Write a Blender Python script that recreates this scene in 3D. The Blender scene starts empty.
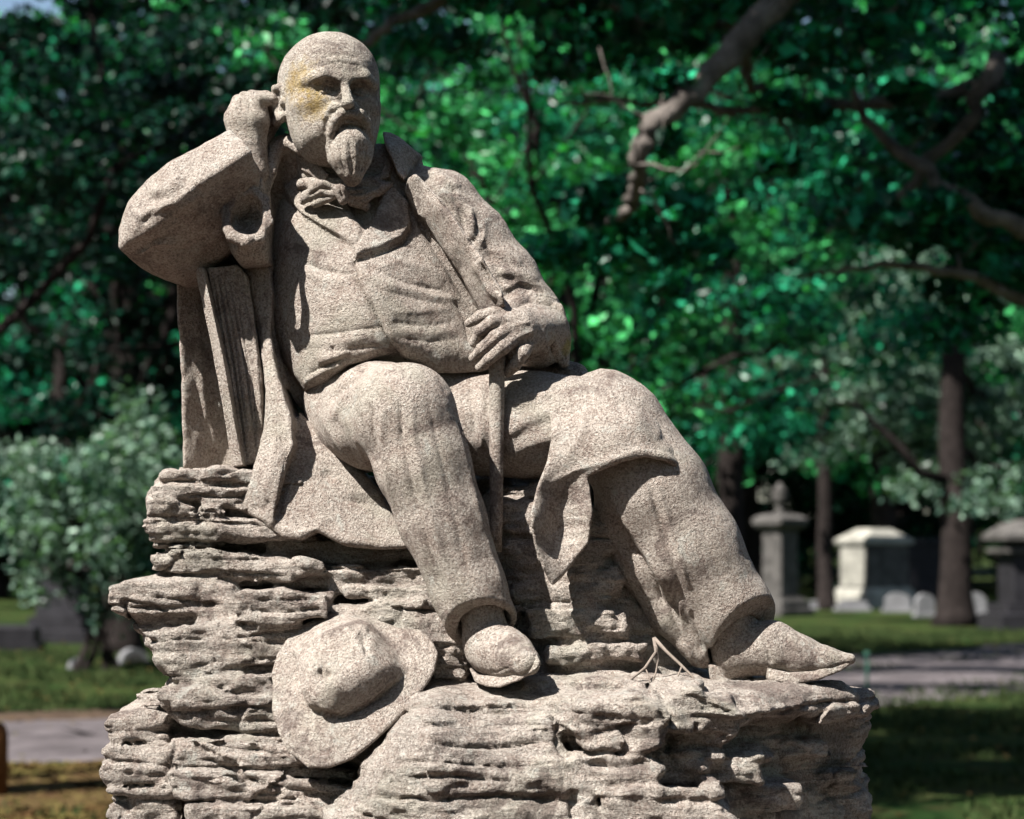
import bpy, math, random
import numpy as np

C = bpy.context.scene.collection
scene = bpy.context.scene
R = math.radians

# ------------------------------------------------------------------ camera, world, sun
S = 0.001654                      # metres per photo pixel in the plane of the statue
FPX = 85.0 / 36.0 * 1024
CAMP = np.array([0.0, -4.0, 1.6])
TH = math.atan(135.5 / FPX)
cam_data = bpy.data.cameras.new('camera')
cam = bpy.data.objects.new('camera', cam_data)
C.objects.link(cam)
scene.camera = cam
cam.location = CAMP
cam.rotation_euler = (math.pi / 2 + TH, 0, 0)
cam_data.lens = 85
cam_data.sensor_width = 36
cam_data.clip_start = 0.1
cam_data.clip_end = 1500
cam_data.dof.use_dof = True
cam_data.dof.focus_distance = 3.9
cam_data.dof.aperture_fstop = 5.2
cam_data.dof.aperture_blades = 7

SUN = np.array([-1.0, -0.80, 1.66])
SUN = SUN / np.linalg.norm(SUN)
world = bpy.data.worlds.new('World')
scene.world = world
world.use_nodes = True
wn, wl = world.node_tree.nodes, world.node_tree.links
sky = wn.new('ShaderNodeTexSky')
sky.sky_type = 'NISHITA'
sky.sun_disc = False
sky.sun_elevation = math.asin(SUN[2])
sky.sun_rotation = math.atan2(SUN[0], SUN[1])
wl.new(sky.outputs[0], wn['Background'].inputs[0])
wn['Background'].inputs[1].default_value = 0.05
sun_data = bpy.data.lights.new('sun', 'SUN')
sun_data.energy = 5.0
sun_data.angle = R(0.5)
sun_data.color = (1.0, 0.965, 0.90)
sun = bpy.data.objects.new('sun', sun_data)
C.objects.link(sun)
sun.location = tuple(SUN * 30)
from mathutils import Vector, Matrix
sun.rotation_euler = Vector(SUN).to_track_quat('Z', 'Y').to_euler()
scene.view_settings.view_transform = 'Standard'
scene.view_settings.look = 'None'
scene.view_settings.exposure = 1.48
scene.view_settings.gamma = 1.0
scene.view_settings.use_curve_mapping = False

# ------------------------------------------------------------------ pixels and points
CT, ST = math.cos(TH), math.sin(TH)
def P(px, py, d=0.0):
    """the point seen at photo pixel (px, py) in the vertical plane d photo-pixels behind the statue's own"""
    dx, dy = (px - 512.0) / FPX, (409.5 - py) / FPX
    v = np.array([dx, CT - dy * ST, ST + dy * CT])
    return CAMP + v * ((d * S - CAMP[1]) / v[1])
def RM(r, d=0.0):
    return r * S * (4.0 + d * S) / 4.0
def D(px, py, dist):
    """the point at pixel (px, py), dist metres in front of the camera"""
    return P(px, py, (dist - 4.0) / S)
def project(X, Y, Z):
    a, b, c = X - CAMP[0], Y - CAMP[1], Z - CAMP[2]
    f = b * CT + c * ST
    return 512.0 + FPX * a / f, 409.5 - FPX * (-b * ST + c * CT) / f

# ------------------------------------------------------------------ noise
_rng = np.random.RandomState(7)
_LAT = _rng.rand(64, 64, 64).astype(np.float32) * 2 - 1
def noise(x, y, z, seed=0):
    x = np.asarray(x, np.float32) + seed * 17.31; y = np.asarray(y, np.float32) + seed * 7.77; z = np.asarray(z, np.float32) + seed * 3.13
    x, y, z = np.broadcast_arrays(x, y, z)
    xi = np.floor(x).astype(np.int32); yi = np.floor(y).astype(np.int32); zi = np.floor(z).astype(np.int32)
    fx = x - xi; fy = y - yi; fz = z - zi
    fx = fx * fx * (3 - 2 * fx); fy = fy * fy * (3 - 2 * fy); fz = fz * fz * (3 - 2 * fz)
    x0 = xi & 63; x1 = (xi + 1) & 63; y0 = yi & 63; y1 = (yi + 1) & 63; z0 = zi & 63; z1 = (zi + 1) & 63
    L = _LAT
    a = L[x0, y0, z0] * (1 - fx) + L[x1, y0, z0] * fx
    b = L[x0, y1, z0] * (1 - fx) + L[x1, y1, z0] * fx
    c = L[x0, y0, z1] * (1 - fx) + L[x1, y0, z1] * fx
    d = L[x0, y1, z1] * (1 - fx) + L[x1, y1, z1] * fx
    a = a * (1 - fy) + b * fy; c = c * (1 - fy) + d * fy
    return a * (1 - fz) + c * fz
def fbm(x, y, z, oct=3, seed=0):
    t = 0; a = 1.0; s = 1.0
    for i in range(oct):
        t = t + a * noise(x * s, y * s, z * s, seed + i * 5); a *= 0.5; s *= 2.03
    return t

# ------------------------------------------------------------------ a voxel clay kit (distance fields -> surface nets)
def smin(a, b, k):
    if k <= 0: return np.minimum(a, b)
    h = np.clip(0.5 + 0.5 * (b - a) / k, 0, 1)
    return b + (a - b) * h - k * h * (1 - h)
def smax(a, b, k): return -smin(-a, -b, k)

def poly_sd(poly, U, V):
    """signed distance (negative inside) to a closed polygon, in the polygon's units"""
    p = np.array(poly, np.float32); q = np.roll(p, -1, 0)
    best = np.full(U.shape, 1e9, np.float32); inside = np.zeros(U.shape, bool)
    for (ax, ay), (bx, by) in zip(p, q):
        ex, ey = bx - ax, by - ay
        L = ex * ex + ey * ey + 1e-9
        t = np.clip(((U - ax) * ex + (V - ay) * ey) / L, 0, 1)
        best = np.minimum(best, (U - ax - t * ex) ** 2 + (V - ay - t * ey) ** 2)
        if ay != by:
            c = ((ay <= V) & (by > V)) | ((by <= V) & (ay > V))
            xi = ax + (V - ay) / (by - ay) * ex
            inside ^= c & (U < xi)
    s = np.sqrt(best)
    return np.where(inside, -s, s)
def line_d(pts, U, V):
    """distance, side (+1/-1) and 0..1 position along an open polyline, and interpolated extra columns"""
    p = np.array(pts, np.float32)
    seg = np.hypot(p[1:, 0] - p[:-1, 0], p[1:, 1] - p[:-1, 1]); cum = np.concatenate([[0], np.cumsum(seg)]); tot = cum[-1] + 1e-9
    best = np.full(U.shape, 1e9, np.float32); side = np.ones(U.shape, np.float32); pos = np.zeros(U.shape, np.float32)
    ext = np.zeros(U.shape, np.float32)
    for i in range(len(p) - 1):
        ax, ay = p[i, :2]; bx, by = p[i + 1, :2]; ex, ey = bx - ax, by - ay
        t = np.clip(((U - ax) * ex + (V - ay) * ey) / (ex * ex + ey * ey + 1e-9), 0, 1)
        d2 = (U - ax - t * ex) ** 2 + (V - ay - t * ey) ** 2
        m = d2 < best
        best = np.where(m, d2, best)
        side = np.where(m, np.sign((U - ax) * ey - (V - ay) * ex), side)
        pos = np.where(m, (cum[i] + t * seg[i]) / tot, pos)
        if p.shape[1] > 2: ext = np.where(m, p[i, 2] * (1 - t) + p[i + 1, 2] * t, ext)
    return np.sqrt(best), side, pos, ext
def tps(cp):
    """smooth depth map through control points (px, py, d)"""
    cp = np.array(cp, np.float64); n = len(cp)
    if n == 1: return lambda U, V: np.full(U.shape, cp[0, 2], np.float32)
    def ph(r2): return np.where(r2 > 0, r2 * np.log(r2 + 1e-12), 0) * 0.5
    X = cp[:, :2] / 100.0
    r2 = ((X[:, None] - X[None]) ** 2).sum(-1)
    K = ph(r2) + np.eye(n) * 1e-3
    Pm = np.hstack([np.ones((n, 1)), X])
    A = np.zeros((n + 3, n + 3)); A[:n, :n] = K; A[:n, n:] = Pm; A[n:, :n] = Pm.T
    if n < 3: A += np.eye(n + 3) * 1e-6
    w = np.linalg.lstsq(A, np.concatenate([cp[:, 2], np.zeros(3)]), rcond=None)[0]
    def f(U, V):
        u, v = U / 100.0, V / 100.0
        o = w[n] + w[n + 1] * u + w[n + 2] * v
        for i in range(n): o = o + w[i] * ph((u - X[i, 0]) ** 2 + (v - X[i, 1]) ** 2)
        return o.astype(np.float32)
    return f

class Clay:
    def __init__(s, lo, hi, h):
        """bounds given as two pixel corners (px, py, d)"""
        a = np.array([P(*c) for c in (lo, hi, (lo[0], lo[1], hi[2]), (hi[0], hi[1], lo[2]))])
        s.lo = a.min(0); s.hi = a.max(0); s.h = h
        n = np.ceil((s.hi - s.lo) / h).astype(int) + 1
        s.n = n
        s.ax = [(s.lo[i] + h * np.arange(n[i])).astype(np.float32) for i in range(3)]
        s.f = np.full(tuple(n), 0.06, np.float32)
    def reg(s, lo, hi):
        i0 = np.clip(np.floor((np.array(lo) - s.lo) / s.h).astype(int), 0, s.n - 1)
        i1 = np.clip(np.ceil((np.array(hi) - s.lo) / s.h).astype(int) + 1, 1, s.n)
        i1 = np.maximum(i1, i0 + 1)
        sl = tuple(slice(a, b) for a, b in zip(i0, i1))
        return sl, s.ax[0][sl[0]][:, None, None], s.ax[1][sl[1]][None, :, None], s.ax[2][sl[2]][None, None, :]
    def put(s, sl, g, k, cut):
        s.f[sl] = smax(s.f[sl], -g, k) if cut else smin(s.f[sl], g, k)
    def cone_w(s, a, b, ra, rb, k=0.0, cut=False, n=None, fl=1.0):
        a = np.array(a); b = np.array(b); m = max(ra, rb) + k + 3 * s.h
        sl, X, Y, Z = s.reg(np.minimum(a, b) - m, np.maximum(a, b) + m)
        e = b - a; L = (e ** 2).sum() + 1e-12
        t = np.clip(((X - a[0]) * e[0] + (Y - a[1]) * e[1] + (Z - a[2]) * e[2]) / L, 0, 1)
        qx, qy, qz = X - a[0] - t * e[0], Y - a[1] - t * e[1], Z - a[2] - t * e[2]
        if n is not None:
            n = np.array(n, float); n /= np.linalg.norm(n)
            w = qx * n[0] + qy * n[1] + qz * n[2]
            d = np.sqrt(qx ** 2 + qy ** 2 + qz ** 2 + (fl * fl - 1) * w * w)
        else: d = np.sqrt(qx ** 2 + qy ** 2 + qz ** 2)
        s.put(sl, d - (ra + (rb - ra) * t), k, cut)
    def chain(s, pts, k=0.0, cut=False, n=None, fl=1.0, kk=6):
        """pts: (px, py, d, r)"""
        for p, q in zip(pts[:-1], pts[1:]):
            s.cone_w(P(*p[:3]), P(*q[:3]), RM(p[3], p[2]), RM(q[3], q[2]), k * S, cut, n, fl)
    def ell_w(s, c, r, M=None, k=0.0, cut=False):
        c = np.array(c); m = max(r) + k + 3 * s.h
        sl, X, Y, Z = s.reg(c - m, c + m)
        X, Y, Z = X - c[0], Y - c[1], Z - c[2]
        if M is None: M = np.eye(3)
        q = [(M[0, i] * X + M[1, i] * Y + M[2, i] * Z) / r[i] for i in range(3)]
        d = np.sqrt(q[0] ** 2 + q[1] ** 2 + q[2] ** 2)
        g = np.sqrt((q[0] / r[0]) ** 2 + (q[1] / r[1]) ** 2 + (q[2] / r[2]) ** 2) + 1e-9
        s.put(sl, (d * (d - 1) / g).astype(np.float32), k, cut)
    def ell(s, px, py, d, r, M=None, k=0.0, cut=False):
        s.ell_w(P(px, py, d), [RM(q, d) for q in r], M, k * S, cut)
    def relief(s, poly, front, back, dref=None, k=4.0, ku=4.0, cut=False, bulge=0.0, br=20.0, mod=None, offs=0.0):
        """a solid whose outline (photo pixels, measured at depth dref) is drawn in the world's x-z plane and whose front
        and back are depth maps; extruded straight back along y"""
        cf = front if callable(front) else tps(front)
        if dref is None: dref = float(np.mean([c[2] for c in front])) if not callable(front) else 0.0
        xs, zs = s.ax[0], s.ax[2]
        y0 = dref * S
        X, Z = np.meshgrid(xs, zs, indexing='ij')
        U, V = project(X, np.full_like(X, y0), Z)
        sd = poly_sd(poly, U, V) + offs
        F = cf(U, V)
        if callable(back): B = back(U, V)
        elif isinstance(back, (list, tuple)): B = tps(back)(U, V)
        else: B = F + back if back < 0 else np.full_like(F, back)
        if not callable(back) and not isinstance(back, (list, tuple)) and back < 0: B = F - back
        if bulge:
            t = np.clip(1 + sd / br, 0, 1)
            F = F + bulge * (1 - np.sqrt(np.clip(1 - t * t, 0, 1)))
        if mod is not None: F = mod(U, V, sd, F)
        m = (k + ku) * S + 3 * s.h
        ins = sd < (k + ku) + 6
        if not ins.any(): return
        ix = np.where(ins.any(1))[0]; iz = np.where(ins.any(0))[0]
        lo = [xs[ix[0]], np.min(F[ins]) * S - m, zs[iz[0]]]; hi = [xs[ix[-1]], np.max(B[ins]) * S + m, zs[iz[-1]]]
        sl, Xg, Yg, Zg = s.reg(lo, hi)
        A = (slice(sl[0].start, sl[0].stop), slice(sl[2].start, sl[2].stop))
        f_ = (F[A] * S)[:, None, :]; b_ = (B[A] * S)[:, None, :]; e_ = (sd[A] * S)[:, None, :]
        g = np.maximum(f_ - Yg, Yg - b_)
        g = smax(g, e_, k * S)
        s.put(sl, g.astype(np.float32), ku * S, cut)
    def mesh(s, smooth=0):
        f = s.f
        ins = f < 0
        n = f.shape
        # cells with a sign change
        c = np.zeros((n[0] - 1, n[1] - 1, n[2] - 1), np.int8)
        for dx in (0, 1):
            for dy in (0, 1):
                for dz in (0, 1):
                    c += ins[dx:n[0] - 1 + dx, dy:n[1] - 1 + dy, dz:n[2] - 1 + dz]
        act = (c > 0) & (c < 8)
        idx = np.full(act.shape, -1, np.int64)
        ci = np.argwhere(act)
        idx[act] = np.arange(len(ci))
        i, j, k = ci.T
        acc = np.zeros((len(ci), 3)); cnt = np.zeros(len(ci))
        corners = [(a, b, d) for a in (0, 1) for b in (0, 1) for d in (0, 1)]
        for a in corners:
            for ax in range(3):
                if a[ax] == 1: continue
                b = list(a); b[ax] = 1
                fa = f[i + a[0], j + a[1], k + a[2]]; fb = f[i + b[0], j + b[1], k + b[2]]
                m = (fa < 0) != (fb < 0)
                t = np.where(m, fa / np.where(m, fa - fb, 1), 0)
                for q in range(3):
                    acc[:, q] += m * (a[q] + (t if q == ax else 0))
                cnt += m
        v = (ci + acc / cnt[:, None]) * s.h + s.lo
        quads = []
        for ax in range(3):
            o1, o2 = [(1, 2), (2, 0), (0, 1)][ax]
            sl0 = [slice(1, n[q] - 1) for q in range(3)]; sl1 = list(sl0)
            sl0[ax] = slice(0, n[ax] - 1); sl1[ax] = slice(1, n[ax])
            A = ins[tuple(sl0)]; B = ins[tuple(sl1)]
            e = np.argwhere(A != B)
            if not len(e): continue
            inside_first = A[tuple(e.T)]
            off = np.array([1, 1, 1]); off[ax] = 0
            e = e + off
            def cell(u, w):
                q = e.copy(); q[:, o1] -= u; q[:, o2] -= w
                return idx[q[:, 0], q[:, 1], q[:, 2]]
            qd = np.stack([cell(1, 1), cell(0, 1), cell(0, 0), cell(1, 0)], 1)
            qd[~inside_first] = qd[~inside_first][:, ::-1]
            quads.append(qd)
        q = np.concatenate(quads)
        q = q[(q >= 0).all(1)]
        if smooth:
            for _ in range(smooth): v = relax(v, q)
        return v, q
def relax(v, q, w=0.5):
    acc = np.zeros_like(v); cnt = np.zeros(len(v))
    for a, b in ((0, 1), (1, 2), (2, 3), (3, 0)):
        for i, j in ((a, b), (b, a)):
            for c in range(3): acc[:, c] += np.bincount(q[:, i], v[q[:, j], c], len(v))
            cnt += np.bincount(q[:, i], minlength=len(v))
    return v * (1 - w) + w * acc / np.maximum(cnt, 1)[:, None]
def vnormals(v, q):
    n = np.cross(v[q[:, 2]] - v[q[:, 0]], v[q[:, 3]] - v[q[:, 1]])
    o = np.zeros_like(v)
    for i in range(4):
        for c in range(3): o[:, c] += np.bincount(q[:, i], n[:, c], len(v))
    return o / (np.linalg.norm(o, axis=1)[:, None] + 1e-12)
def carve(v, q, strokes, lumps=0.0012, lf=28.0):
    """chisel strokes, each drawn along a polyline of photo pixels on the side of the stone that faces the camera, then weathering lumps.
    stroke: (kind, points, half width px, height px): ridge raises, groove cuts, fold raises one side and cuts the other, area raises a polygon"""
    for st in strokes:
        kind, pts, w, hgt = st[:4]
        nr = vnormals(v, q)
        toc = CAMP - v; toc /= np.linalg.norm(toc, axis=1)[:, None]
        face = np.clip(((nr * toc).sum(1) - 0.02) / 0.25, 0, 1)
        U, V = project(v[:, 0], v[:, 1], v[:, 2])
        pa = np.array(pts, float)
        near = (U > pa[:, 0].min() - 4 * w) & (U < pa[:, 0].max() + 4 * w) & (V > pa[:, 1].min() - 4 * w) & (V < pa[:, 1].max() + 4 * w) & (face > 0)
        if len(st) > 4: near &= v[:, 1] < st[4] * S            # only the surfaces in front of this depth
        ii = np.where(near)[0]
        if not len(ii): continue
        u, w_ = U[ii], V[ii]
        if kind == 'area':
            sd = poly_sd(pts, u, w_)
            a = np.clip(0.5 - sd / (2 * w), 0, 1); a = a * a * (3 - 2 * a)
        else:
            d, side, pos, _ = line_d(pts, u, w_)
            tp = np.clip(np.minimum(pos, 1 - pos) * 6, 0, 1) ** 0.7
            if kind == 'seam': tp = 1.0
            t = d / w
            if kind == 'fold': a = (side * t * 1.65 * np.exp(-t * t)) * tp
            elif kind == 'step': a = ((0.5 + 0.5 * np.tanh(side * d / 2.2)) * 1.2 * np.exp(-(t / 2.2) ** 2) - 0.6 * np.exp(-t * t * 2)) * tp
            else: a = np.exp(-np.sqrt(t * t + 0.05) * 1.55) * 1.35 * tp
            if kind in ('groove', 'seam'): a = -a
        v[ii] += nr[ii] * (a * face[ii] * hgt * S)[:, None]
    if lumps:
        nr = vnormals(v, q)
        t = fbm(v[:, 0] * lf, v[:, 1] * lf, v[:, 2] * lf, 3, 3)
        v = v + nr * (t * lumps)[:, None]
    return v

# ------------------------------------------------------------------ objects
def tag(o, label=None, cat=None, group=None, kind=None):
    if label: o['label'] = label
    if cat: o['category'] = cat
    if group: o['group'] = group
    if kind: o['kind'] = kind
    return o
def link_mesh(name, v, faces, m, parent=None, smooth=True, origin=None):
    """faces: an (n, k) array or a list of arrays of one face size each"""
    v = np.asarray(v, np.float32)
    if origin is not None: v = v - np.asarray(origin, np.float32)
    me = bpy.data.meshes.new(name)
    fl = faces if isinstance(faces, list) else [faces]
    fl = [np.asarray(f, np.int32) for f in fl if len(f)]
    loops = np.concatenate([f.ravel() for f in fl])
    tot = np.concatenate([np.full(len(f), f.shape[1], np.int32) for f in fl])
    st = np.concatenate([[0], np.cumsum(tot)[:-1]]).astype(np.int32)
    me.vertices.add(len(v)); me.vertices.foreach_set('co', v.ravel())
    me.loops.add(len(loops)); me.loops.foreach_set('vertex_index', loops)
    me.polygons.add(len(tot)); me.polygons.foreach_set('loop_start', st)
    me.polygons.foreach_set('use_smooth', np.full(len(tot), smooth, bool))
    me.update(calc_edges=True)
    me.validate()
    if m: me.materials.append(m)
    o = bpy.data.objects.new(name, me); C.objects.link(o)
    if parent is not None: o.parent = parent
    return o
def empty(name, loc, rz=0.0, label=None, cat=None, group=None):
    o = bpy.data.objects.new(name, None); C.objects.link(o)
    o.location = loc; o.rotation_euler = (0, 0, rz); o.empty_display_size = 0.2
    return tag(o, label, cat, group)

class MB:
    """collects simple shapes into one mesh"""
    def __init__(s): s.v = []; s.q = []; s.t = []; s.n = 0
    def add(s, v, q=None, t=None):
        v = np.asarray(v, float)
        if q is not None and len(q): s.q.append(np.asarray(q) + s.n)
        if t is not None and len(t): s.t.append(np.asarray(t) + s.n)
        s.v.append(v); s.n += len(v)
    def tube(s, pts, seg=8, cap=True):
        """pts (x,y,z,r): one smooth tapered tube"""
        p = np.array(pts, float); n = len(p)
        T = np.gradient(p[:, :3], axis=0); T /= np.linalg.norm(T, axis=1)[:, None] + 1e-9
        up = np.array([0.3, 0.2, 1.0]) if abs(T[0, 2]) < 0.9 else np.array([1.0, 0, 0])
        a = np.arange(seg) / seg * 2 * math.pi; vs = []
        for i in range(n):
            x = np.cross(up, T[i]); x /= np.linalg.norm(x) + 1e-9
            y = np.cross(T[i], x); up = y if False else up
            vs.append(p[i, :3] + p[i, 3] * (np.cos(a)[:, None] * x + np.sin(a)[:, None] * y))
        v = np.concatenate(vs)
        q = [[i * seg + j, i * seg + (j + 1) % seg, (i + 1) * seg + (j + 1) % seg, (i + 1) * seg + j] for i in range(n - 1) for j in range(seg)]
        t = []
        if cap:
            v = np.vstack([v, p[0, :3], p[-1, :3]]); b = (n - 1) * seg
            t = [[n * seg, (j + 1) % seg, j] for j in range(seg)] + [[n * seg + 1, b + j, b + (j + 1) % seg] for j in range(seg)]
        s.add(v, q, t)
    def rings(s, rings, cap=True):
        """rings: list of equal-length point loops, stacked"""
        n = len(rings[0]); v = np.concatenate([np.array(r, float) for r in rings])
        q = [[i * n + j, i * n + (j + 1) % n, (i + 1) * n + (j + 1) % n, (i + 1) * n + j] for i in range(len(rings) - 1) for j in range(n)]
        t = []
        if cap:
            c0 = np.mean(rings[0], 0); c1 = np.mean(rings[-1], 0); v = np.vstack([v, c0, c1]); b = (len(rings) - 1) * n
            t = [[len(v) - 2, (j + 1) % n, j] for j in range(n)] + [[len(v) - 1, b + j, b + (j + 1) % n] for j in range(n)]
        s.add(v, q, t)
    def sq(s, cx, cy, prof, ry=1.0, rot=0.0, bev=0.06):
        """stacked bevelled rectangles: prof = [(z, half width)], depth = half width * ry"""
        rr = []
        for z, w in prof:
            b = min(bev, w * 0.3); d = w * ry
            pts = [(-w + b, -d), (w - b, -d), (w, -d + b), (w, d - b), (w - b, d), (-w + b, d), (-w, d - b), (-w, -d + b)]
            c, s_ = math.cos(rot), math.sin(rot)
            rr.append([(cx + x * c - y * s_, cy + x * s_ + y * c, z) for x, y in pts])
        s.rings(rr)
    def build(s, name, m, parent=None, smooth=False, origin=None):
        f = []
        if s.q: f.append(np.concatenate(s.q))
        if s.t: f.append(np.concatenate(s.t))
        return link_mesh(name, np.concatenate(s.v), f, m, parent, smooth, origin)

# ------------------------------------------------------------------ materials
def mat(name):
    m = bpy.data.materials.new(name); m.use_nodes = True
    nt = m.node_tree
    return m, nt.nodes, nt.links, nt.nodes['Principled BSDF']
def nz(N, L, vec, scale, detail=4, rough=0.6, dist=0.0):
    t = N.new('ShaderNodeTexNoise'); t.inputs['Scale'].default_value = scale; t.inputs['Detail'].default_value = detail
    t.inputs['Roughness'].default_value = rough; t.inputs['Distortion'].default_value = dist
    L.new(vec, t.inputs['Vector']); return t.outputs['Fac']
def ramp(N, L, fac, stops):
    r = N.new('ShaderNodeValToRGB'); L.new(fac, r.inputs[0]); e = r.color_ramp.elements
    while len(e) < len(stops): e.new(0.5)
    for x, (p, c) in zip(e, stops):
        x.position = p; x.color = (c, c, c, 1) if isinstance(c, (int, float)) else (*c, 1)
    return r.outputs[0]
def mixc(N, L, fac, a, b, mode='MIX'):
    m = N.new('ShaderNodeMix'); m.data_type = 'RGBA'; m.blend_type = mode
    for i, v in ((0, fac), (6, a), (7, b)):
        if isinstance(v, bpy.types.NodeSocket): L.new(v, m.inputs[i])
        else: m.inputs[i].default_value = v if i == 0 else (*v, 1)
    return m.outputs[2]
def math_(N, L, op, a, b=None):
    m = N.new('ShaderNodeMath'); m.operation = op
    for i, v in ((0, a), (1, b)):
        if v is None: continue
        if isinstance(v, bpy.types.NodeSocket): L.new(v, m.inputs[i])
        else: m.inputs[i].default_value = v
    return m.outputs[0]
def bump(N, L, h, strength, dist, base=None):
    b = N.new('ShaderNodeBump'); b.inputs['Strength'].default_value = strength; b.inputs['Distance'].default_value = dist
    L.new(h, b.inputs['Height'])
    if base is not None: L.new(base, b.inputs['Normal'])
    return b.outputs[0]
def objco(N):
    return N.new('ShaderNodeTexCoord').outputs['Object']

def stone(name, base=(0.40, 0.345, 0.30), dark=(0.045, 0.024, 0.021), grain=1.0, pitw=0.5, bedded=False, spots=()):
    m, N, L, B = mat(name)
    co = objco(N)
    big = nz(N, L, co, 5.0, 5, 0.6)
    mid = nz(N, L, co, 34.0, 6, 0.72)
    pit = nz(N, L, co, 250.0, 3, 0.8)
    fine = nz(N, L, co, 110.0, 3, 0.7)
    c = mixc(N, L, ramp(N, L, big, [(0.35, 0.0), (0.68, 1.0)]), tuple(x * 0.80 for x in base), tuple(min(1, x * 1.18) for x in base))
    c = mixc(N, L, ramp(N, L, mid, [(0.47, 0.0), (0.60, 0.6)]), c, tuple(x * y for x, y in zip(base, (0.66, 0.58, 0.555))))
    # dark specks where the grain has fallen out, pale specks of quartz
    c = mixc(N, L, math_(N, L, 'MULTIPLY', ramp(N, L, pit, [(0.40, 1.0), (0.465, 0.0)]), pitw), c, dark)
    c = mixc(N, L, ramp(N, L, pit, [(0.53, 0.0), (0.60, 0.55)]), c, (0.56, 0.52, 0.475))
    gr = nz(N, L, co, 7.0, 5, 0.65, 0.5)
    c = mixc(N, L, ramp(N, L, gr, [(0.52, 0.0), (0.64, 0.35)]), c, tuple(x * y for x, y in zip(base, (0.80, 0.90, 0.84))))
    # grime that has settled in patches, streaks left by the rain, pale crusts of lichen
    gm = nz(N, L, co, 9.0, 7, 0.72, 0.8)
    c = mixc(N, L, ramp(N, L, gm, [(0.54, 0.0), (0.62, 0.62)]), c, (0.10, 0.070, 0.062))
    ms_ = N.new('ShaderNodeMapping'); ms_.inputs['Scale'].default_value = (42, 42, 3.5); L.new(co, ms_.inputs['Vector'])
    st_ = nz(N, L, ms_.outputs[0], 1.0, 4, 0.6, 0.3)
    c = mixc(N, L, ramp(N, L, st_, [(0.60, 0.0), (0.74, 0.40)]), c, (0.12, 0.088, 0.078))
    ln = nz(N, L, co, 21.0, 6, 0.75, 0.4)
    c = mixc(N, L, ramp(N, L, ln, [(0.58, 0.0), (0.64, 0.6)]), c, (0.44, 0.43, 0.39))
    for (p_, r_, col) in spots:
        v_ = N.new('ShaderNodeVectorMath'); v_.operation = 'DISTANCE'; L.new(co, v_.inputs[0]); v_.inputs[1].default_value = tuple(np.array(p_) - np.array((0.0, 0.10, 0.0)))
        q_ = math_(N, L, 'ADD', math_(N, L, 'DIVIDE', v_.outputs['Value'], r_), math_(N, L, 'MULTIPLY', nz(N, L, co, 90.0, 4, 0.7), 1.6))
        c = mixc(N, L, ramp(N, L, math_(N, L, 'MULTIPLY', q_, 0.4), [(0.44, 0.7), (0.72, 0.0)]), c, col)
    L.new(c, B.inputs['Base Color'])
    B.inputs['Roughness'].default_value = 0.92
    B.inputs['Specular IOR Level'].default_value = 0.2
    n = bump(N, L, mid, 0.45 * grain, 0.006)
    if bedded:
        mp = N.new('ShaderNodeMapping'); mp.inputs['Scale'].default_value = (9, 9, 70); L.new(co, mp.inputs['Vector'])
        bd = nz(N, L, mp.outputs[0], 1.0, 5, 0.65, 0.4)
        n = bump(N, L, ramp(N, L, bd, [(0.36, 0.0), (0.52, 1.0)]), 1.0, 0.010, n)
    n = bump(N, L, fine, 0.9 * grain, 0.006, n)
    n = bump(N, L, pit, 1.0 * grain, 0.0075, n)
    L.new(n, B.inputs['Normal'])
    return m

# ================================================================== THE STATUE
ROOT = (0.0, 0.10, 0.0)
M_FIG = stone('figure_sandstone', (0.398, 0.342, 0.298), spots=[(P(567, 345, -18), 0.022, (0.34, 0.31, 0.07))])
M_ROCK = stone('rock_sandstone', (0.418, 0.364, 0.320), bedded=True)
M_HEAD = stone('head_sandstone', (0.385, 0.340, 0.292), spots=[(P(306, 84, -38), 0.046, (0.36, 0.24, 0.05)), (P(315, 106, -46), 0.034, (0.36, 0.24, 0.05))])
statue = empty('seated_man_statue', ROOT, 0,
    'weathered sandstone statue of a bald bearded man seated on a layered rock', 'statue')

def part(name, clay, m, strokes=(), parent=None, lumps=0.0012, lf=28.0, smooth=1):
    v, q = clay.mesh(smooth)
    v = carve(v, q, strokes, lumps, lf)
    return link_mesh(name, v, q, m, parent or statue, True, ROOT)

# ---------------------------------------------------------------- head
HC = P(329, 101, 0); YAW = R(20); PIT = R(4)
def hl(x, f, z):
    """head frame: x to the photo's right, f out of the face, z up (pixels)"""
    f2 = f * math.cos(PIT) + z * math.sin(PIT); z2 = z * math.cos(PIT) - f * math.sin(PIT)
    X = x * math.cos(YAW) + f2 * math.sin(YAW); Y = -f2 * math.cos(YAW) + x * math.sin(YAW)
    return HC + np.array([X, Y, z2]) * S
_o = hl(0, 0, 0)
HM = np.stack([(hl(1, 0, 0) - _o) / S, (hl(0, 1, 0) - _o) / S, (hl(0, 0, 1) - _o) / S], 1)
def he(c, x, f, z, r, k=5, cut=False): c.ell_w(hl(x, f, z), [q * S for q in r], HM, k * S, cut)
def hc(c, pts, k=4, cut=False, n=None, fl=1.0):
    for a, b in zip(pts[:-1], pts[1:]): c.cone_w(hl(*a[:3]), hl(*b[:3]), a[3] * S, b[3] * S, k * S, cut, n, fl)
c = Clay((262, 20, -85), (398, 205, 75), 0.0017)
he(c, 0, -8, 16, (50, 58, 54), 8)
he(c, 0, 16, 22, (44, 40, 42), 12)
he(c, 2, 12, -16, (47, 42, 46), 14)
he(c, 3, 16, -40, (39, 36, 28), 12)
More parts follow.
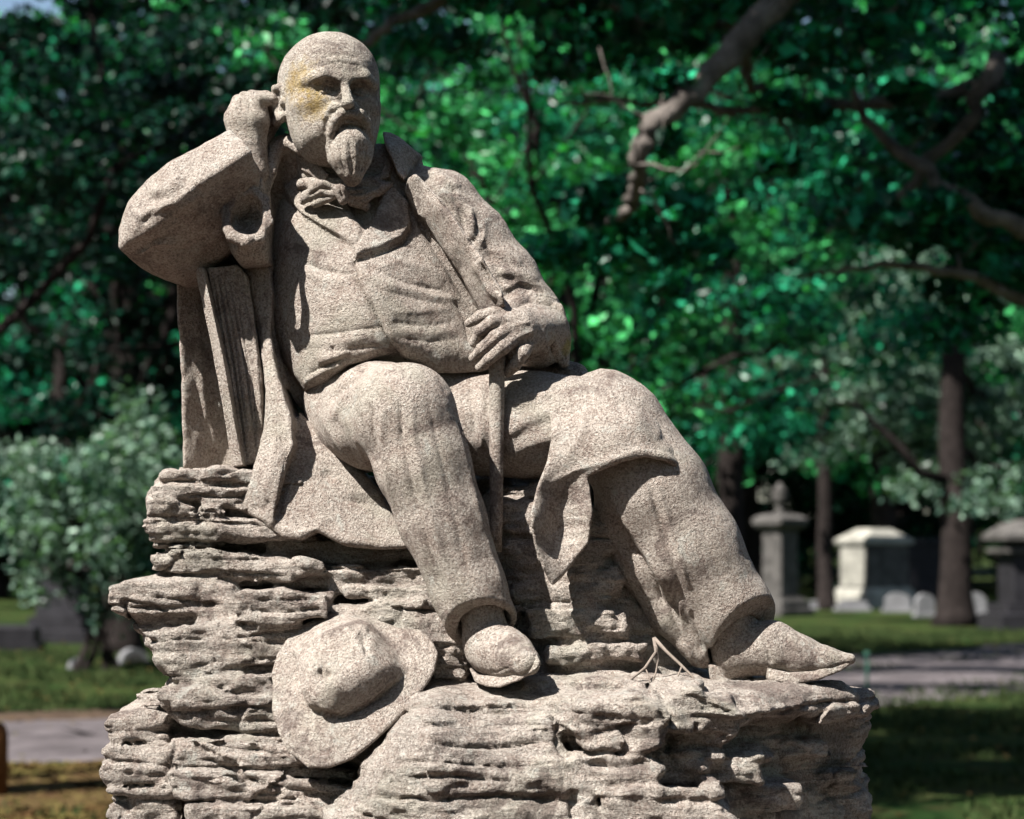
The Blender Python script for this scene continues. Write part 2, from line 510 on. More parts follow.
for s_ in (-1, 1):
    he(c, s_ * 29, 32, -10, (13, 14, 12), 9)             # cheekbone
    he(c, s_ * 21, 34, -32, (14, 16, 16), 9)             # jowl
    hc(c, [(s_ * 35, 39, 14, 5), (s_ * 21, 51, 19.5, 5.8), (s_ * 6, 55, 16, 5)], 5)   # brow
he(c, 0, 50, 14, (9, 8, 12), 7)
for s_ in (-1, 1):
    he(c, s_ * 18, 56, 7, (13, 13, 8), 4, True)    # eye socket
    he(c, s_ * 17.5, 41.5, 8.0, (8.8, 8.6, 7.6), 1.0)        # eyeball
    hc(c, [(s_ * 28, 42, 9, 1.8), (s_ * 23, 48, 12.5, 2.1), (s_ * 15, 50.5, 13, 2.1), (s_ * 8, 47, 8.5, 1.8)], 1)   # upper lid
    hc(c, [(s_ * 28, 42, 8, 1.6), (s_ * 20, 48.5, 2.5, 1.8), (s_ * 11, 48.5, 4, 1.6)], 1)                          # lower lid
    hc(c, [(s_ * 27, 41, -2, 2.5), (s_ * 18, 46, -5, 3), (s_ * 10, 48, -2, 2)], 4)                              # eye bag
    he(c, s_ * 17.5, 51, 8.2, (2.8, 3.2, 2.8), 0.6, True)     # pupil
hc(c, [(0, 54, 15, 3.8), (0, 63, 2, 4.4), (0, 70, -8, 5.4)], 3)
he(c, 0, 70, -9.5, (6.2, 7, 5.5), 3)
for s_ in (-1, 1):
    he(c, s_ * 7.5, 59, -12, (5.2, 7, 4.8), 2.5)
    he(c, s_ * 4.5, 63, -16.5, (2.2, 3, 2), 1, True)
    hc(c, [(s_ * 11, 55, -10, 2.5), (s_ * 19, 49, -22, 3.0)], 4)
he(c, 4, 52, -24, (18, 11, 10), 5)
# moustache, lips, beard
for s_ in (-1, 1):
    hc(c, [(5 + s_ * 1.5, 65, -19, 4.0), (5 + s_ * 9, 64, -19, 5.2), (6 + s_ * 16, 60, -26, 5.0), (7 + s_ * 20, 56, -38, 4.2), (8 + s_ * 21, 52, -52, 3.6), (8 + s_ * 17, 52, -64, 4.5)], 1.5)
he(c, 7, 55, -32, (14, 9, 8), 4)
hc(c, [(-3, 60, -31, 1.6), (7, 63, -30.5, 1.8), (17, 60, -32, 1.6)], 1.5, True)
he(c, 8, 54, -57, (22.5, 18, 23), 3)
he(c, 8, 61, -46, (16, 13, 13), 4)
hc(c, [(3, 58, -62, 14), (8, 58, -76, 11), (9, 57, -83, 6.5)], 6)
hc(c, [(13, 58, -62, 13), (10, 58, -77, 9)], 5)
# ears
for s_ in (-1,):
    hc(c, [(s_ * 47, 6, 4, 3.2), (s_ * 52, 1, 11, 3.4), (s_ * 54, -8, 10, 3.6), (s_ * 54, -13, 0, 3.6), (s_ * 52, -10, -12, 3.4), (s_ * 49, -1, -20, 4.8), (s_ * 47, 4, -17, 3.4)], 2)
    he(c, s_ * 48, -3, -4, (5, 9, 13), 3)
    he(c, s_ * 53.5, -2, -3, (4, 5, 8), 2, True)
    he(c, s_ * 50, 6, -5, (3.5, 3, 4), 2)
hc(c, [(0, -16, -26, 36), (8, -26, -60, 33), (10, -34, -96, 34)], 10)
part('head', c, M_HEAD, [
    ('groove', [(340, 142), (341, 160), (346, 176)], 1.6, 1.2), ('groove', [(349, 140), (351, 158), (352, 180)], 1.6, 1.2),
    ('groove', [(360, 140), (360, 158), (357, 176)], 1.6, 1.2), ('groove', [(367, 146), (366, 160), (361, 174)], 1.4, 2.0),
    ('ridge', [(345, 138), (346, 156), (350, 178)], 1.6, 0.8), ('ridge', [(355, 138), (356, 158), (354, 180)], 1.6, 0.8),
    ('groove', [(318, 66), (338, 62), (362, 66)], 2.0, 0.9), ('groove', [(320, 58), (340, 54), (360, 58)], 2.0, 0.7),
    ('groove', [(334, 112), (326, 122), (325, 134)], 2.2, 1.4),
    ('area', [(285, 88), (300, 60), (312, 70), (312, 100), (290, 112)], 5, 1.0),
], lumps=0.0006, lf=60)

# ---------------------------------------------------------------- raised hand and sleeve
c = Clay((218, 80, -50), (300, 190, 50), 0.0017)
c.chain([(250, 172, -8, 20), (247, 148, -8, 19), (247, 124, -8, 21)], 5, n=(0, 1, 0), fl=1.15)
c.chain([(240, 118, -8, 16), (243, 108, -6, 13)], 6)
c.chain([(254, 120, -8, 16), (256, 106, -6, 12)], 6)
for i, (x, y, d) in enumerate([(258, 100, -14), (252, 97, -4), (245, 98, 6), (238, 101, 14)]):
    r = 7.2 - 0.3 * i
    c.chain([(x - 6, y + 18, d, r + 2), (x, y, d, r), (x + 14, y - 1 + i, d + 5, r - 0.6), (x + 22, y + 9 + i, d + 11, r - 1.4), (x + 19, y + 22, d + 15, r - 2)], 1.6)
c.chain([(262, 142, 12, 9), (272, 124, 20, 7), (279, 113, 18, 5.5)], 3)
part('hand', c, M_FIG, [('groove', [(241, 99), (243, 112)], 2, 1.6), ('groove', [(249, 96), (250, 110)], 2, 1.6)], lumps=0.0007, lf=50)

c = Clay((108, 122, -110), (285, 295, 110), 0.003)
sl_poly = [(233, 133), (205, 150), (172, 168), (150, 184), (131, 206), (120, 232), (121, 250), (133, 262), (158, 274), (182, 283), (196, 279), (218, 262), (234, 246), (250, 222), (263, 196), (263, 180), (256, 162), (246, 146)]
ridge_l = [(117, 254, -20), (150, 232, -66), (195, 202, -84), (238, 173, -76), (266, 152, -66)]
def sl_front(U, V):
    d, side, pos, dr = line_d(ridge_l, U, V)
    up = dr + np.sqrt(d * d + 36) * 0.95 - 5
    dn = dr + np.sqrt(d * d + 12) * 1.25 - 4
    above = (side > 0)
    return np.where(above, up, dn).astype(np.float32)
c.relief(sl_poly, sl_front, 55, -10, k=9, ku=4)
c.chain([(180, 238, 22, 38), (235, 232, 62, 34), (275, 222, 74, 36)], 8)
c.chain([(243, 158, -8, 17), (252, 138, -8, 17)], 2, cut=True)
part('sleeve', c, M_FIG, [
    ('ridge', [(238, 134), (248, 150), (257, 164), (262, 178)], 2.2, 3.4),
    ('fold', [(131, 246), (160, 228), (185, 208), (205, 196)], 5, 2.2),
    ('fold', [(143, 244), (165, 232), (180, 222)], 4, 2.7), ('ridge', [(136, 254), (160, 243), (178, 244)], 4, 4.1),
    ('groove', [(128, 252), (150, 250), (185, 250), (205, 240)], 5, 3),
    ('fold', [(146, 196), (168, 194), (186, 178)], 7, 4.1), ('fold', [(136, 222), (158, 210), (176, 206)], 6, 3.5), ('groove', [(178, 176), (196, 186), (204, 196)], 4, 2.2), ('fold', [(190, 262), (205, 250), (222, 236), (232, 220)], 5, 2.7),
    ('groove', [(130, 240), (150, 216), (160, 195)], 8, 2.4),
], lumps=0.0016)

# gathered cloth where the raised sleeve turns over, hanging beside the books
c = Clay((212, 128, -95), (345, 420, 105), 0.003)
c.relief([(225, 205), (242, 188), (262, 176), (268, 205), (268, 262), (240, 264), (232, 254), (224, 236)], [(225, 230, -34), (245, 198, -40), (265, 225, -36), (246, 246, -58), (250, 262, -36)], 40, -40, k=8, ku=5)
c.relief([(255, 150), (270, 138), (300, 133), (312, 160), (320, 190), (330, 400), (300, 408), (283, 385), (268, 300), (262, 262), (258, 200)],
    [(262, 160, 30), (268, 260, 22), (275, 330, 22), (300, 190, 20), (305, 300, 34), (300, 395, 20), (320, 200, 20), (288, 150, 10)], 90, 20, k=6, ku=5)
c.chain([(276, 152, 8, 8), (268, 172, -4, 7), (262, 200, -10, 7), (264, 240, -4, 6), (266, 270, 4, 6), (266, 320, 10, 6), (282, 385, 12, 7)], 5)
c.chain([(272, 150, 16, 8), (290, 142, 0, 6), (299, 150, -8, 5)], 5)
c.ell(246, 214, -58, (17, 34, 20), None, 3, True)
c.chain([(227, 228, -56, 5), (226, 212, -48, 5), (235, 197, -44, 5), (252, 190, -42, 5), (265, 200, -44, 5), (268, 222, -52, 5), (261, 238, -64, 5.5), (246, 242, -70, 6), (232, 236, -66, 5.5), (227, 228, -56, 5)], 3)
part('coat_front', c, M_FIG, [
    ('fold', [(272, 160), (270, 200), (272, 240)], 4, 2.5), ('fold', [(285, 170), (284, 220), (292, 280)], 6, 2.5),
    ('fold', [(278, 275), (285, 320), (298, 370)], 6, 3), ('groove', [(238, 232), (241, 246)], 2, 1.5),
    ('groove', [(243, 232), (246, 258)], 2.5, 2), ('groove', [(255, 232), (255, 258)], 2.5, 2), 
], lumps=0.0014)

# ---------------------------------------------------------------- torso: vest
c = Clay((255, 140, -95), (520, 420, 100), 0.0025)
vest = [(290, 150), (278, 180), (268, 215), (262, 258), (266, 300), (276, 340), (292, 372), (306, 392), (330, 385), (352, 368), (400, 358), (440, 372), (480, 374), (508, 370), (500, 330), (470, 270), (440, 225), (405, 170), (385, 140), (340, 140)]
vcp = [(285, 170, 30), (268, 230, 22), (264, 290, 18), (290, 230, -2), (300, 290, -22), (285, 350, -4), (345, 205, 0), (345, 250, -30), (340, 310, -54), (345, 360, -50), (395, 340, -60), (395, 290, -55),
       (400, 235, -20), (395, 180, 4), (440, 300, -30), (450, 350, -40), (490, 360, -18), (480, 310, 0), (430, 230, 8), (335, 165, 8), (305, 385, -20), (500, 372, -5)]
c.relief(vest, vcp, 70, 10, k=10, ku=5, bulge=12, br=22)
c.ell(380, 300, 30, (110, 60, 120), None, 10)
part('vest', c, M_FIG, [
    ('area', [(349, 206), (345, 196), (388, 184), (384, 204), (371, 230), (362, 226)], 3, -9),
    ('area', [(283, 188), (296, 178), (330, 205), (350, 214), (362, 232), (358, 248), (340, 238), (300, 216)], 2.5, 4.5),
    ('groove', [(282, 196), (298, 214), (330, 234), (352, 249)], 2.4, 4.5),
    ('area', [(374, 196), (394, 188), (408, 205), (411, 226), (400, 240), (380, 250), (366, 253), (356, 260), (354, 250), (364, 236), (376, 222), (380, 208)], 2.5, 6),
    ('groove', [(354, 262), (368, 257), (388, 251), (404, 243), (414, 228), (410, 206)], 2.4, 4.5),
    ('ridge', [(372, 268), (400, 262), (430, 270), (446, 282)], 7, 2.5), ('groove', [(366, 264), (385, 275), (412, 284), (440, 290), (452, 296)], 4, 2.5),
    ('ridge', [(358, 272), (385, 284), (425, 294), (455, 300)], 5, 2), ('groove', [(362, 284), (390, 293), (430, 302), (450, 306)], 3.5, 1.2),
    ('groove', [(420, 280), (432, 292), (445, 296)], 2.5, 1),
    ('groove', [(304, 262), (322, 269), (342, 273), (356, 272)], 3.5, 4.5), ('ridge', [(302, 272), (325, 280), (350, 282)], 6, 2.5),
    ('seam', [(355, 262), (357, 280), (366, 296), (377, 314), (386, 334), (397, 352), (408, 364)], 2.6, 5),
    ('step', [(355, 262), (357, 280), (366, 296), (377, 314), (386, 334), (397, 352), (408, 366)], 6, 3.4),
    ('groove', [(300, 336), (330, 334), (358, 330), (384, 326)], 2.6, 1.9), ('ridge', [(300, 344), (335, 343), (375, 335)], 6, 1.5),
    ('groove', [(330, 352), (362, 348), (392, 344)], 2.2, 1.3), ('ridge', [(310, 356), (345, 356), (380, 350)], 6, 1.2),
    ('groove', [(392, 322), (425, 326), (455, 322)], 3.4, 1.2), ('groove', [(398, 338), (430, 342), (462, 338)], 3, 1.1),
    ('ridge', [(385, 312), (420, 312), (452, 308)], 6, 1.2), ('ridge', [(395, 330), (430, 334), (460, 330)], 5, 1.1),
    ('groove', [(332, 346), (334, 362)], 2.5, 2.4), ('groove', [(306, 376), (325, 366), (348, 356)], 3, 2.4),
    ('groove', [(352, 300), (340, 310), (318, 314)], 3, 0.9),
    ('ridge', [(398, 356), (410, 366), (440, 368), (470, 368), (500, 364)], 4, 5), ('ridge', [(302, 384), (322, 372), (346, 362), (380, 356)], 3.5, 3), ('step', [(318, 366), (336, 360), (352, 354)], 4, 3),
    ('groove', [(412, 206), (432, 240), (452, 272), (474, 310)], 6, 7), ('groove', [(455, 300), (466, 320), (470, 345)], 4, 2.5),
], lumps=0.0012, lf=34)

# cravat
c = Clay((292, 168, -60), (400, 222, 30), 0.002)
c.chain([(341, 192, -26, 5.74), (322, 188, -24, 7.38), (306, 197, -14, 5.74), (303, 201, -10, 4.1)], 3, n=(0, 1, 0), fl=1.2)
c.chain([(330, 196, -24, 5.74), (315, 203, -18, 4.92)], 3)
c.chain([(340, 190, -28, 6.15), (343, 200, -26, 4.92)], 3)
c.chain([(345, 194, -20, 5.74), (364, 196, -20, 7.38), (378, 189, -12, 6.56), (389, 186, -4, 4.92)], 3, n=(0, 1, 0), fl=1.2)
c.chain([(352, 202, -18, 4.92), (366, 206, -12, 4.92)], 3)
c.chain([(302, 184, 6, 5.74), (325, 182, -8, 6.56), (345, 186, -14, 6.56), (372, 184, -8, 6.56), (386, 178, 10, 6.56)], 4)
part('bow_tie', c, M_FIG, [('groove', [(334, 190), (320, 188), (308, 196)], 2.2, 3), ('groove', [(333, 197), (318, 197), (307, 203)], 1.8, 2.5), ('ridge', [(332, 185), (318, 182), (306, 190)], 2, 2),
    ('groove', [(348, 194), (362, 192), (380, 184)], 2.2, 3), ('groove', [(350, 200), (366, 200), (376, 194)], 2, 2.5), ('groove', [(340, 186), (343, 198)], 1.6, 2)], lumps=0.001, lf=50)
# shirt collar
c = Clay((290, 138, -45), (400, 205, 60), 0.0022)
c.relief([(298, 150), (306, 150), (320, 166), (330, 176), (324, 186), (312, 176), (300, 168)], [(300, 150, 6), (325, 176, -18), (312, 165, -6)], -9, -6, k=4, ku=3)
part('shirt_collar', c, M_FIG, [], lumps=0.0008, lf=50)
c = Clay((290, 138, -45), (400, 205, 60), 0.0022)
c.relief([(388, 146), (392, 160), (390, 178), (376, 182), (382, 166)], [(388, 150, 12), (380, 180, -8)], -9, 0, k=4, ku=3)
part('shirt_collar', c, M_FIG, [], lumps=0.0008, lf=50)

# ---------------------------------------------------------------- coat, the photo's right side: collar, lapel, shoulder, sleeve
c = Clay((365, 112, -95), (600, 400, 120), 0.0026)
c.chain([(420, 202, 34, 34), (440, 210, 26, 39), (470, 240, 22, 37), (500, 282, 20, 38), (524, 318, 14, 37)], 10)
c.chain([(524, 318, 14, 37), (534, 332, -8, 33), (536, 338, -20, 31)], 8)
c.chain([(396, 178, 36, 20), (425, 198, 32, 30)], 8)
c.relief([(384, 130), (398, 134), (421, 153), (412, 170), (440, 196), (470, 240), (500, 300), (504, 370), (470, 330), (440, 270), (415, 220), (398, 176)], [(384, 135, 20), (415, 155, 24), (440, 220, 10), (480, 300, 5), (490, 350, 10)], 90, 10, k=6, ku=8)
c.chain([(498, 372, 34, 22), (575, 376, 30, 14)], 6)
# cuff
c.chain([(520, 330, -20, 33), (512, 336, -34, 31)], 5)
c.chain([(518, 338, -18, 25), (500, 345, -60, 27)], 3, cut=True)
c.relief([(546, 300), (562, 308), (571, 335), (569, 366), (560, 368), (552, 340)], [(550, 310, -20), (569, 350, -22)], 20, -20, k=5, ku=6)
# standing lapel
c.relief([(404, 184), (408, 176), (416, 174), (440, 200), (464, 234), (484, 264), (503, 298), (506, 312), (496, 314), (482, 314), (462, 276), (440, 244), (418, 210)],
    [(404, 184, -10), (418, 208, -20), (440, 242, -30), (462, 274, -38), (482, 312, -46), (416, 176, -38), (440, 202, -60), (464, 236, -74), (484, 266, -82), (503, 300, -88), (452, 188, -44), (478, 222, -58), (500, 258, -64)], 30, -30, k=5, ku=4)
# collar, turned over at the neck
c.relief([(381, 128), (390, 129), (402, 136), (421, 153), (411, 170), (404, 182), (398, 176), (392, 160), (384, 142)],
    [(382, 130, 14), (392, 150, -8), (401, 178, -20), (404, 145, 6), (420, 153, 20), (411, 170, 4)], -20, 0, k=4, ku=3)
part('coat_shoulder', c, M_FIG, [
    ('groove', [(420, 178), (432, 192), (446, 210)], 5, 3.1),
    ('fold', [(462, 206), (470, 228), (476, 246)], 5, 3.1), ('groove', [(452, 196), (462, 214), (466, 236)], 3.5, 2.7), ('groove', [(476, 214), (478, 232), (472, 246)], 3, 2.7), ('ridge', [(484, 218), (484, 236), (478, 250)], 4, 2.4),
    ('ridge', [(470, 206), (473, 224), (470, 240)], 3, 2.4), ('groove', [(486, 244), (494, 262), (502, 284)], 3, 2.4),
    ('fold', [(484, 252), (505, 258), (520, 268)], 6, 2.4), ('fold', [(496, 276), (515, 276), (536, 286)], 6, 3.1), ('groove', [(502, 296), (520, 286), (545, 292)], 3.5, 2.7), ('ridge', [(500, 290), (520, 281), (546, 288)], 3, 1.6),
    ('groove', [(508, 309), (530, 299), (552, 304), (564, 318)], 2.2, 5), ('ridge', [(508, 304), (530, 294), (555, 300), (567, 318)], 2.2, 3.1), ('groove', [(508, 302), (530, 292), (556, 298)], 1.6, 2.5),
    ('groove', [(534, 318), (549, 334), (556, 362)], 2.6, 5.6), ('groove', [(544, 310), (559, 330), (565, 360)], 2.6, 5.6), ('ridge', [(542, 315), (556, 332), (563, 360)], 2, 3),
    ('ridge', [(404, 184), (414, 204), (424, 220)], 2.4, 3.8), ('groove', [(432, 186), (442, 200), (456, 214)], 3, 2.5),
    ('fold', [(430, 170), (445, 184), (460, 190)], 5, 3.1), ('ridge', [(474, 262), (486, 282), (496, 300)], 4, 3.8), ('groove', [(480, 262), (490, 280), (500, 296)], 3, 3.8),
], lumps=0.0012, lf=34, smooth=2)

# ---------------------------------------------------------------- hand on the cane
c = Clay((455, 295, -125), (580, 395, 25), 0.0016)
c.chain([(548, 330, -22, 22), (530, 330, -52, 19), (518, 330, -66, 19)], 6)
c.chain([(520, 322, -66, 15), (502, 322, -76, 10)], 6); c.chain([(522, 332, -66, 15), (506, 336, -78, 10)], 6); c.chain([(534, 340, -58, 13), (520, 348, -72, 9)], 6)
c.chain([(512, 316, -68, 8), (494, 313, -74, 7), (480, 317, -72, 6.5), (469, 323, -68, 4.6)], 2.2)     # thumb side
c.chain([(508, 322, -76, 8), (492, 322, -84, 6.8), (480, 331, -86, 6.2), (474, 343, -80, 4.8)], 1.6)    # first finger
c.chain([(510, 328, -78, 8.5), (496, 337, -88, 7.2), (482, 349, -86, 6.2), (473, 358, -78, 4.6)], 1.6)
c.chain([(516, 336, -76, 8.5), (503, 347, -88, 7.4), (489, 359, -86, 6.4), (480, 367, -78, 4.8)], 1.6)
c.chain([(530, 342, -68, 8), (523, 353, -80, 7), (515, 365, -78, 6), (508, 373, -70, 4.6)], 1.6)
part('hand', c, M_FIG, [('groove', [(500, 330), (488, 340), (480, 350)], 1.2, 1.0), ('ridge', [(530, 322), (512, 326)], 3, 1.5), ('ridge', [(534, 330), (516, 338)], 3, 1.5)], lumps=0.0007, lf=50)

# cane
mb = MB()
top, bot = P(497, 352, -72), P(496, 552, -70)
mb.tube([(*(top + (bot - top) * t), RM(rr, -60)) for t, rr in ((0, 8.2), (0.06, 8.0), (0.3, 7.6), (0.6, 6.8), (0.85, 6.2), (1.0, 5.8))], 20)
mb.build('walking_stick', M_FIG, statue, True, ROOT)

# ---------------------------------------------------------------- trousers
c = Clay((290, 345, -200), (800, 690, 110), 0.0028)
c.ell(375, 402, 20, (72, 62, 52), None, 10)
c.ell(450, 410, 25, (70, 55, 46), None, 14)
c.chain([(358, 424, 8, 50), (380, 416, -48, 53), (405, 414, -108, 50)], 10)                    # thigh coming forward
c.chain([(405, 414, -108, 50), (422, 462, -112, 47), (444, 522, -114, 42), (468, 588, -115, 37), (482, 624, -116, 36)], 8)
c.chain([(440, 425, 10, 50), (530, 425, -20, 52), (612, 428, -55, 50)], 12)
c.chain([(616, 430, -55, 50), (655, 490, -62, 53), (690, 548, -62, 50), (730, 612, -60, 42), (746, 634, -60, 40)], 10)
c.chain([(622, 512, -50, 28), (640, 560, -48, 26), (672, 612, -46, 22), (702, 650, -50, 18)], 12)
# cuffs: cut across and hollow
def cut_plane(c, p, n, w, k=1.5):
    """takes away everything beyond the plane through p (px,py,d) with normal n, within w metres"""
    p = P(*p); n = np.array(n, float); n /= np.linalg.norm(n)
    sl, X, Y, Z = c.reg(p - w, p + w)
    g = -((X - p[0]) * n[0] + (Y - p[1]) * n[1] + (Z - p[2]) * n[2])
    r = np.sqrt((X - p[0]) ** 2 + (Y - p[1]) ** 2 + (Z - p[2]) ** 2) - w
    c.put(sl, np.maximum(g, r).astype(np.float32), k * S, True)
cut_plane(c, (483, 626, -114), (0.28, -0.75, -1.0), 0.13)
cut_plane(c, (738, 640, -60), (0.80, -0.70, -0.85), 0.16)
c.chain([(479, 604, -114, 26), (490, 650, -116, 28)], 2, cut=True)
c.chain([(724, 616, -58, 28), (742, 660, -66, 31)], 2, cut=True)
part('trousers', c, M_FIG, [
    # near leg
    ('fold', [(322, 400), (335, 385), (362, 372)], 6, 3.2), ('groove', [(313, 402), (322, 385), (345, 374), (372, 367)], 4, 3.6),
    ('groove', [(326, 412), (336, 394), (358, 378)], 3.2, 3.6), ('ridge', [(333, 420), (345, 398), (368, 380)], 3.5, 2.8),
    ('groove', [(344, 420), (354, 402), (372, 388)], 2.5, 1.5), ('ridge', [(318, 410), (330, 432), (345, 455), (368, 478)], 4, 2.2),
    ('groove', [(336, 420), (346, 444), (360, 468)], 3.0, 2.4), ('ridge', [(344, 412), (356, 440), (368, 468)], 3.5, 2.4), ('groove', [(356, 408), (364, 438), (374, 466)], 3.0, 2.6),
    ('groove', [(370, 402), (372, 436), (380, 472)], 5, 5), ('ridge', [(384, 396), (382, 434), (388, 480), (404, 540), (420, 590)], 4.5, 3.4),
    ('groove', [(400, 395), (402, 440), (414, 495), (430, 555), (447, 612)], 4, 3.8), ('ridge', [(411, 395), (414, 440), (426, 495), (442, 555), (458, 608)], 4.5, 2.6),
    ('groove', [(428, 400), (440, 450), (456, 520), (474, 600)], 5, 1.6), ('ridge', [(446, 390), (462, 440), (474, 500), (492, 560), (508, 602)], 6, 3.2),
    ('groove', [(436, 376), (452, 400), (466, 436), (474, 470)], 4, 2.4), ('ridge', [(448, 632), (462, 622), (485, 612), (506, 606), (515, 608)], 4, 2),
    # between the legs
    ('groove', [(468, 382), (472, 410), (474, 440)], 4, 3.2), ('ridge', [(480, 380), (484, 410), (482, 450)], 4, 3.2), ('groove', [(488, 380), (488, 420)], 4, 2.4),
    ('fold', [(506, 440), (530, 424), (560, 412)], 7, 1.9), ('fold', [(506, 462), (530, 450), (560, 440)], 7, 1.9), ('fold', [(508, 410), (530, 400), (556, 398)], 7, 1.4),
    # crossed leg
    ('groove', [(648, 482), (658, 515), (668, 552), (680, 588), (688, 612)], 3, 3.4), ('ridge', [(656, 480), (667, 515), (678, 552), (690, 590)], 4, 2.4),
    ('groove', [(606, 508), (622, 530), (640, 558), (656, 586), (666, 612)], 3, 5), ('ridge', [(598, 520), (614, 540), (632, 566), (650, 596), (658, 612)], 4, 3.5), ('ridge', [(616, 508), (634, 534), (652, 562), (668, 594)], 4, 3),
    ('groove', [(668, 598), (674, 622), (684, 646)], 3.4, 4), ('ridge', [(680, 600), (684, 628), (694, 660)], 3.6, 3), ('groove', [(690, 610), (696, 634), (704, 652)], 3, 2.4),
    ('groove', [(700, 520), (712, 556), (728, 590)], 7, 1.6), ('ridge', [(712, 664), (724, 644), (744, 624), (774, 608)], 4, 2),
], lumps=0.0008, lf=34)

# ---------------------------------------------------------------- coat flap lying over the knee
c = Clay((470, 345, -200), (730, 610, 110), 0.003)
flap = [(506, 378), (530, 373), (560, 378), (582, 380), (590, 371), (602, 367), (618, 368), (634, 376), (648, 392), (664, 416), (680, 440), (694, 462), (706, 490), (709, 506), (702, 500), (694, 484), (684, 472), (664, 462), (644, 458), (622, 462),
        (604, 470), (588, 478), (592, 510), (588, 544), (576, 558), (564, 574), (552, 586), (542, 568), (534, 545), (530, 515), (536, 488), (546, 462), (552, 436), (548, 408), (536, 390)]
fcp = [(500, 380, 10), (530, 378, -20), (540, 430, -92), (550, 410, -84), (540, 480, -112), (545, 450, -104), (560, 385, -40), (565, 430, -100), (580, 470, -112), (590, 376, -50), (612, 372, -62), (640, 388, -62), (612, 400, -98), (600, 430, -116),
       (640, 420, -112), (625, 455, -124), (650, 452, -120), (664, 418, -66), (684, 465, -84), (694, 464, -40), (708, 500, -50), (535, 520, -130), (543, 560, -126), (552, 583, -122), (557, 530, -94), (562, 500, -94), (584, 515, -114), (587, 542, -114), (572, 560, -110), (675, 450, -95)]
c.relief(flap, fcp, -17, -85, k=4, ku=3)
c.relief([(560, 382), (600, 370), (640, 385), (684, 450), (660, 455), (600, 465), (560, 470), (556, 420)], [(560, 420, -50), (600, 420, -80), (650, 430, -80), (680, 450, -60), (600, 375, -50)], 40, -30, k=8, ku=6)
part('coat_skirt', c, M_FIG, [
    ('groove', [(576, 376), (568, 400), (560, 430)], 8, 4), ('ridge', [(602, 374), (590, 400), (580, 440), (560, 470)], 9, 4),
    ('fold', [(516, 428), (540, 414), (570, 404)], 8, 2), ('fold', [(510, 458), (535, 446), (562, 436)], 8, 2), ('groove', [(505, 474), (530, 462), (555, 454)], 4, 4),
    ('ridge', [(548, 484), (575, 470), (606, 462), (640, 450), (664, 454), (688, 474)], 5, 3), ('groove', [(648, 400), (664, 424), (684, 452)], 5, 2),
    ('ridge', [(566, 510), (584, 506)], 2, 1.4), ('ridge', [(564, 522), (585, 519)], 2, 1.4), ('ridge', [(563, 534), (586, 531)], 2, 1.4), ('ridge', [(562, 546), (582, 543)], 2, 1.4),
    ('ridge', [(640, 392), (652, 410), (660, 440)], 8, 3), ('groove', [(616, 396), (624, 420), (640, 440)], 8, 2.5), ('groove', [(650, 446), (672, 452), (690, 468)], 3, 2),
], lumps=0.0014, lf=26)

# ---------------------------------------------------------------- coat hanging to the seat (photo's left)
c = Clay((165, 240, -130), (425, 565, 150), 0.0033)
c.relief([(176, 284), (190, 268), (215, 256), (262, 250), (268, 300), (270, 480), (182, 468), (180, 380)], [(178, 300, 30), (182, 460, 30), (215, 300, 62), (215, 460, 66), (265, 300, 60), (265, 470, 60)], 120, 30, k=4, ku=3)
c.relief([(238, 262), (266, 258), (271, 290), (268, 330), (276, 372), (294, 420), (296, 446), (288, 480), (281, 512), (276, 527), (262, 520), (242, 510), (243, 500), (256, 470), (264, 432), (266, 390), (252, 320), (242, 280)],
    [(242, 270, 4), (262, 270, -8), (262, 340, -16), (270, 400, -48), (285, 440, -66), (262, 480, -70), (275, 520, -78), (250, 505, -60)], 60, -40, k=6, ku=4)
c.relief([(294, 408), (306, 420), (328, 440), (352, 462), (378, 490), (398, 520), (412, 548), (380, 549), (350, 546), (334, 540), (318, 532), (304, 541), (286, 538), (266, 527), (276, 500), (286, 462), (290, 430)],
    [(292, 420, -18), (288, 480, -58), (270, 526, -72), (330, 450, -34), (330, 500, -66), (320, 534, -84), (380, 500, -50), (400, 545, -72), (350, 545, -84)], 90, -60, k=6, ku=4)
part('coat_tail', c, M_FIG, [
    ('groove', [(286, 430), (286, 462), (282, 490), (276, 520)], 4.5, 7), ('ridge', [(276, 430), (274, 465), (264, 500)], 6, 3), ('ridge', [(292, 440), (292, 480), (286, 515)], 4, 3),
    ('groove', [(254, 300), (262, 360), (276, 410)], 4, 3), ('groove', [(270, 390), (280, 420), (284, 450)], 3, 3),
    ('groove', [(252, 506), (262, 510), (270, 500)], 3, 3), ('groove', [(345, 500), (365, 502), (392, 508)], 2, 2), ('ridge', [(340, 492), (365, 494), (385, 496)], 4, 1.5),
    ('area', [(322, 472), (330, 470), (338, 476), (332, 480), (323, 478)], 1.6, -2.5), ('groove', [(308, 446), (322, 458), (336, 470)], 3, 1.5),
    ('ridge', [(270, 524), (300, 534), (318, 528), (345, 540), (380, 545)], 4, 2.5), ('ridge', [(196, 290), (200, 360), (206, 440)], 5, 2), ('fold', [(196, 380), (204, 410), (212, 440)], 4, 2),
], lumps=0.002)

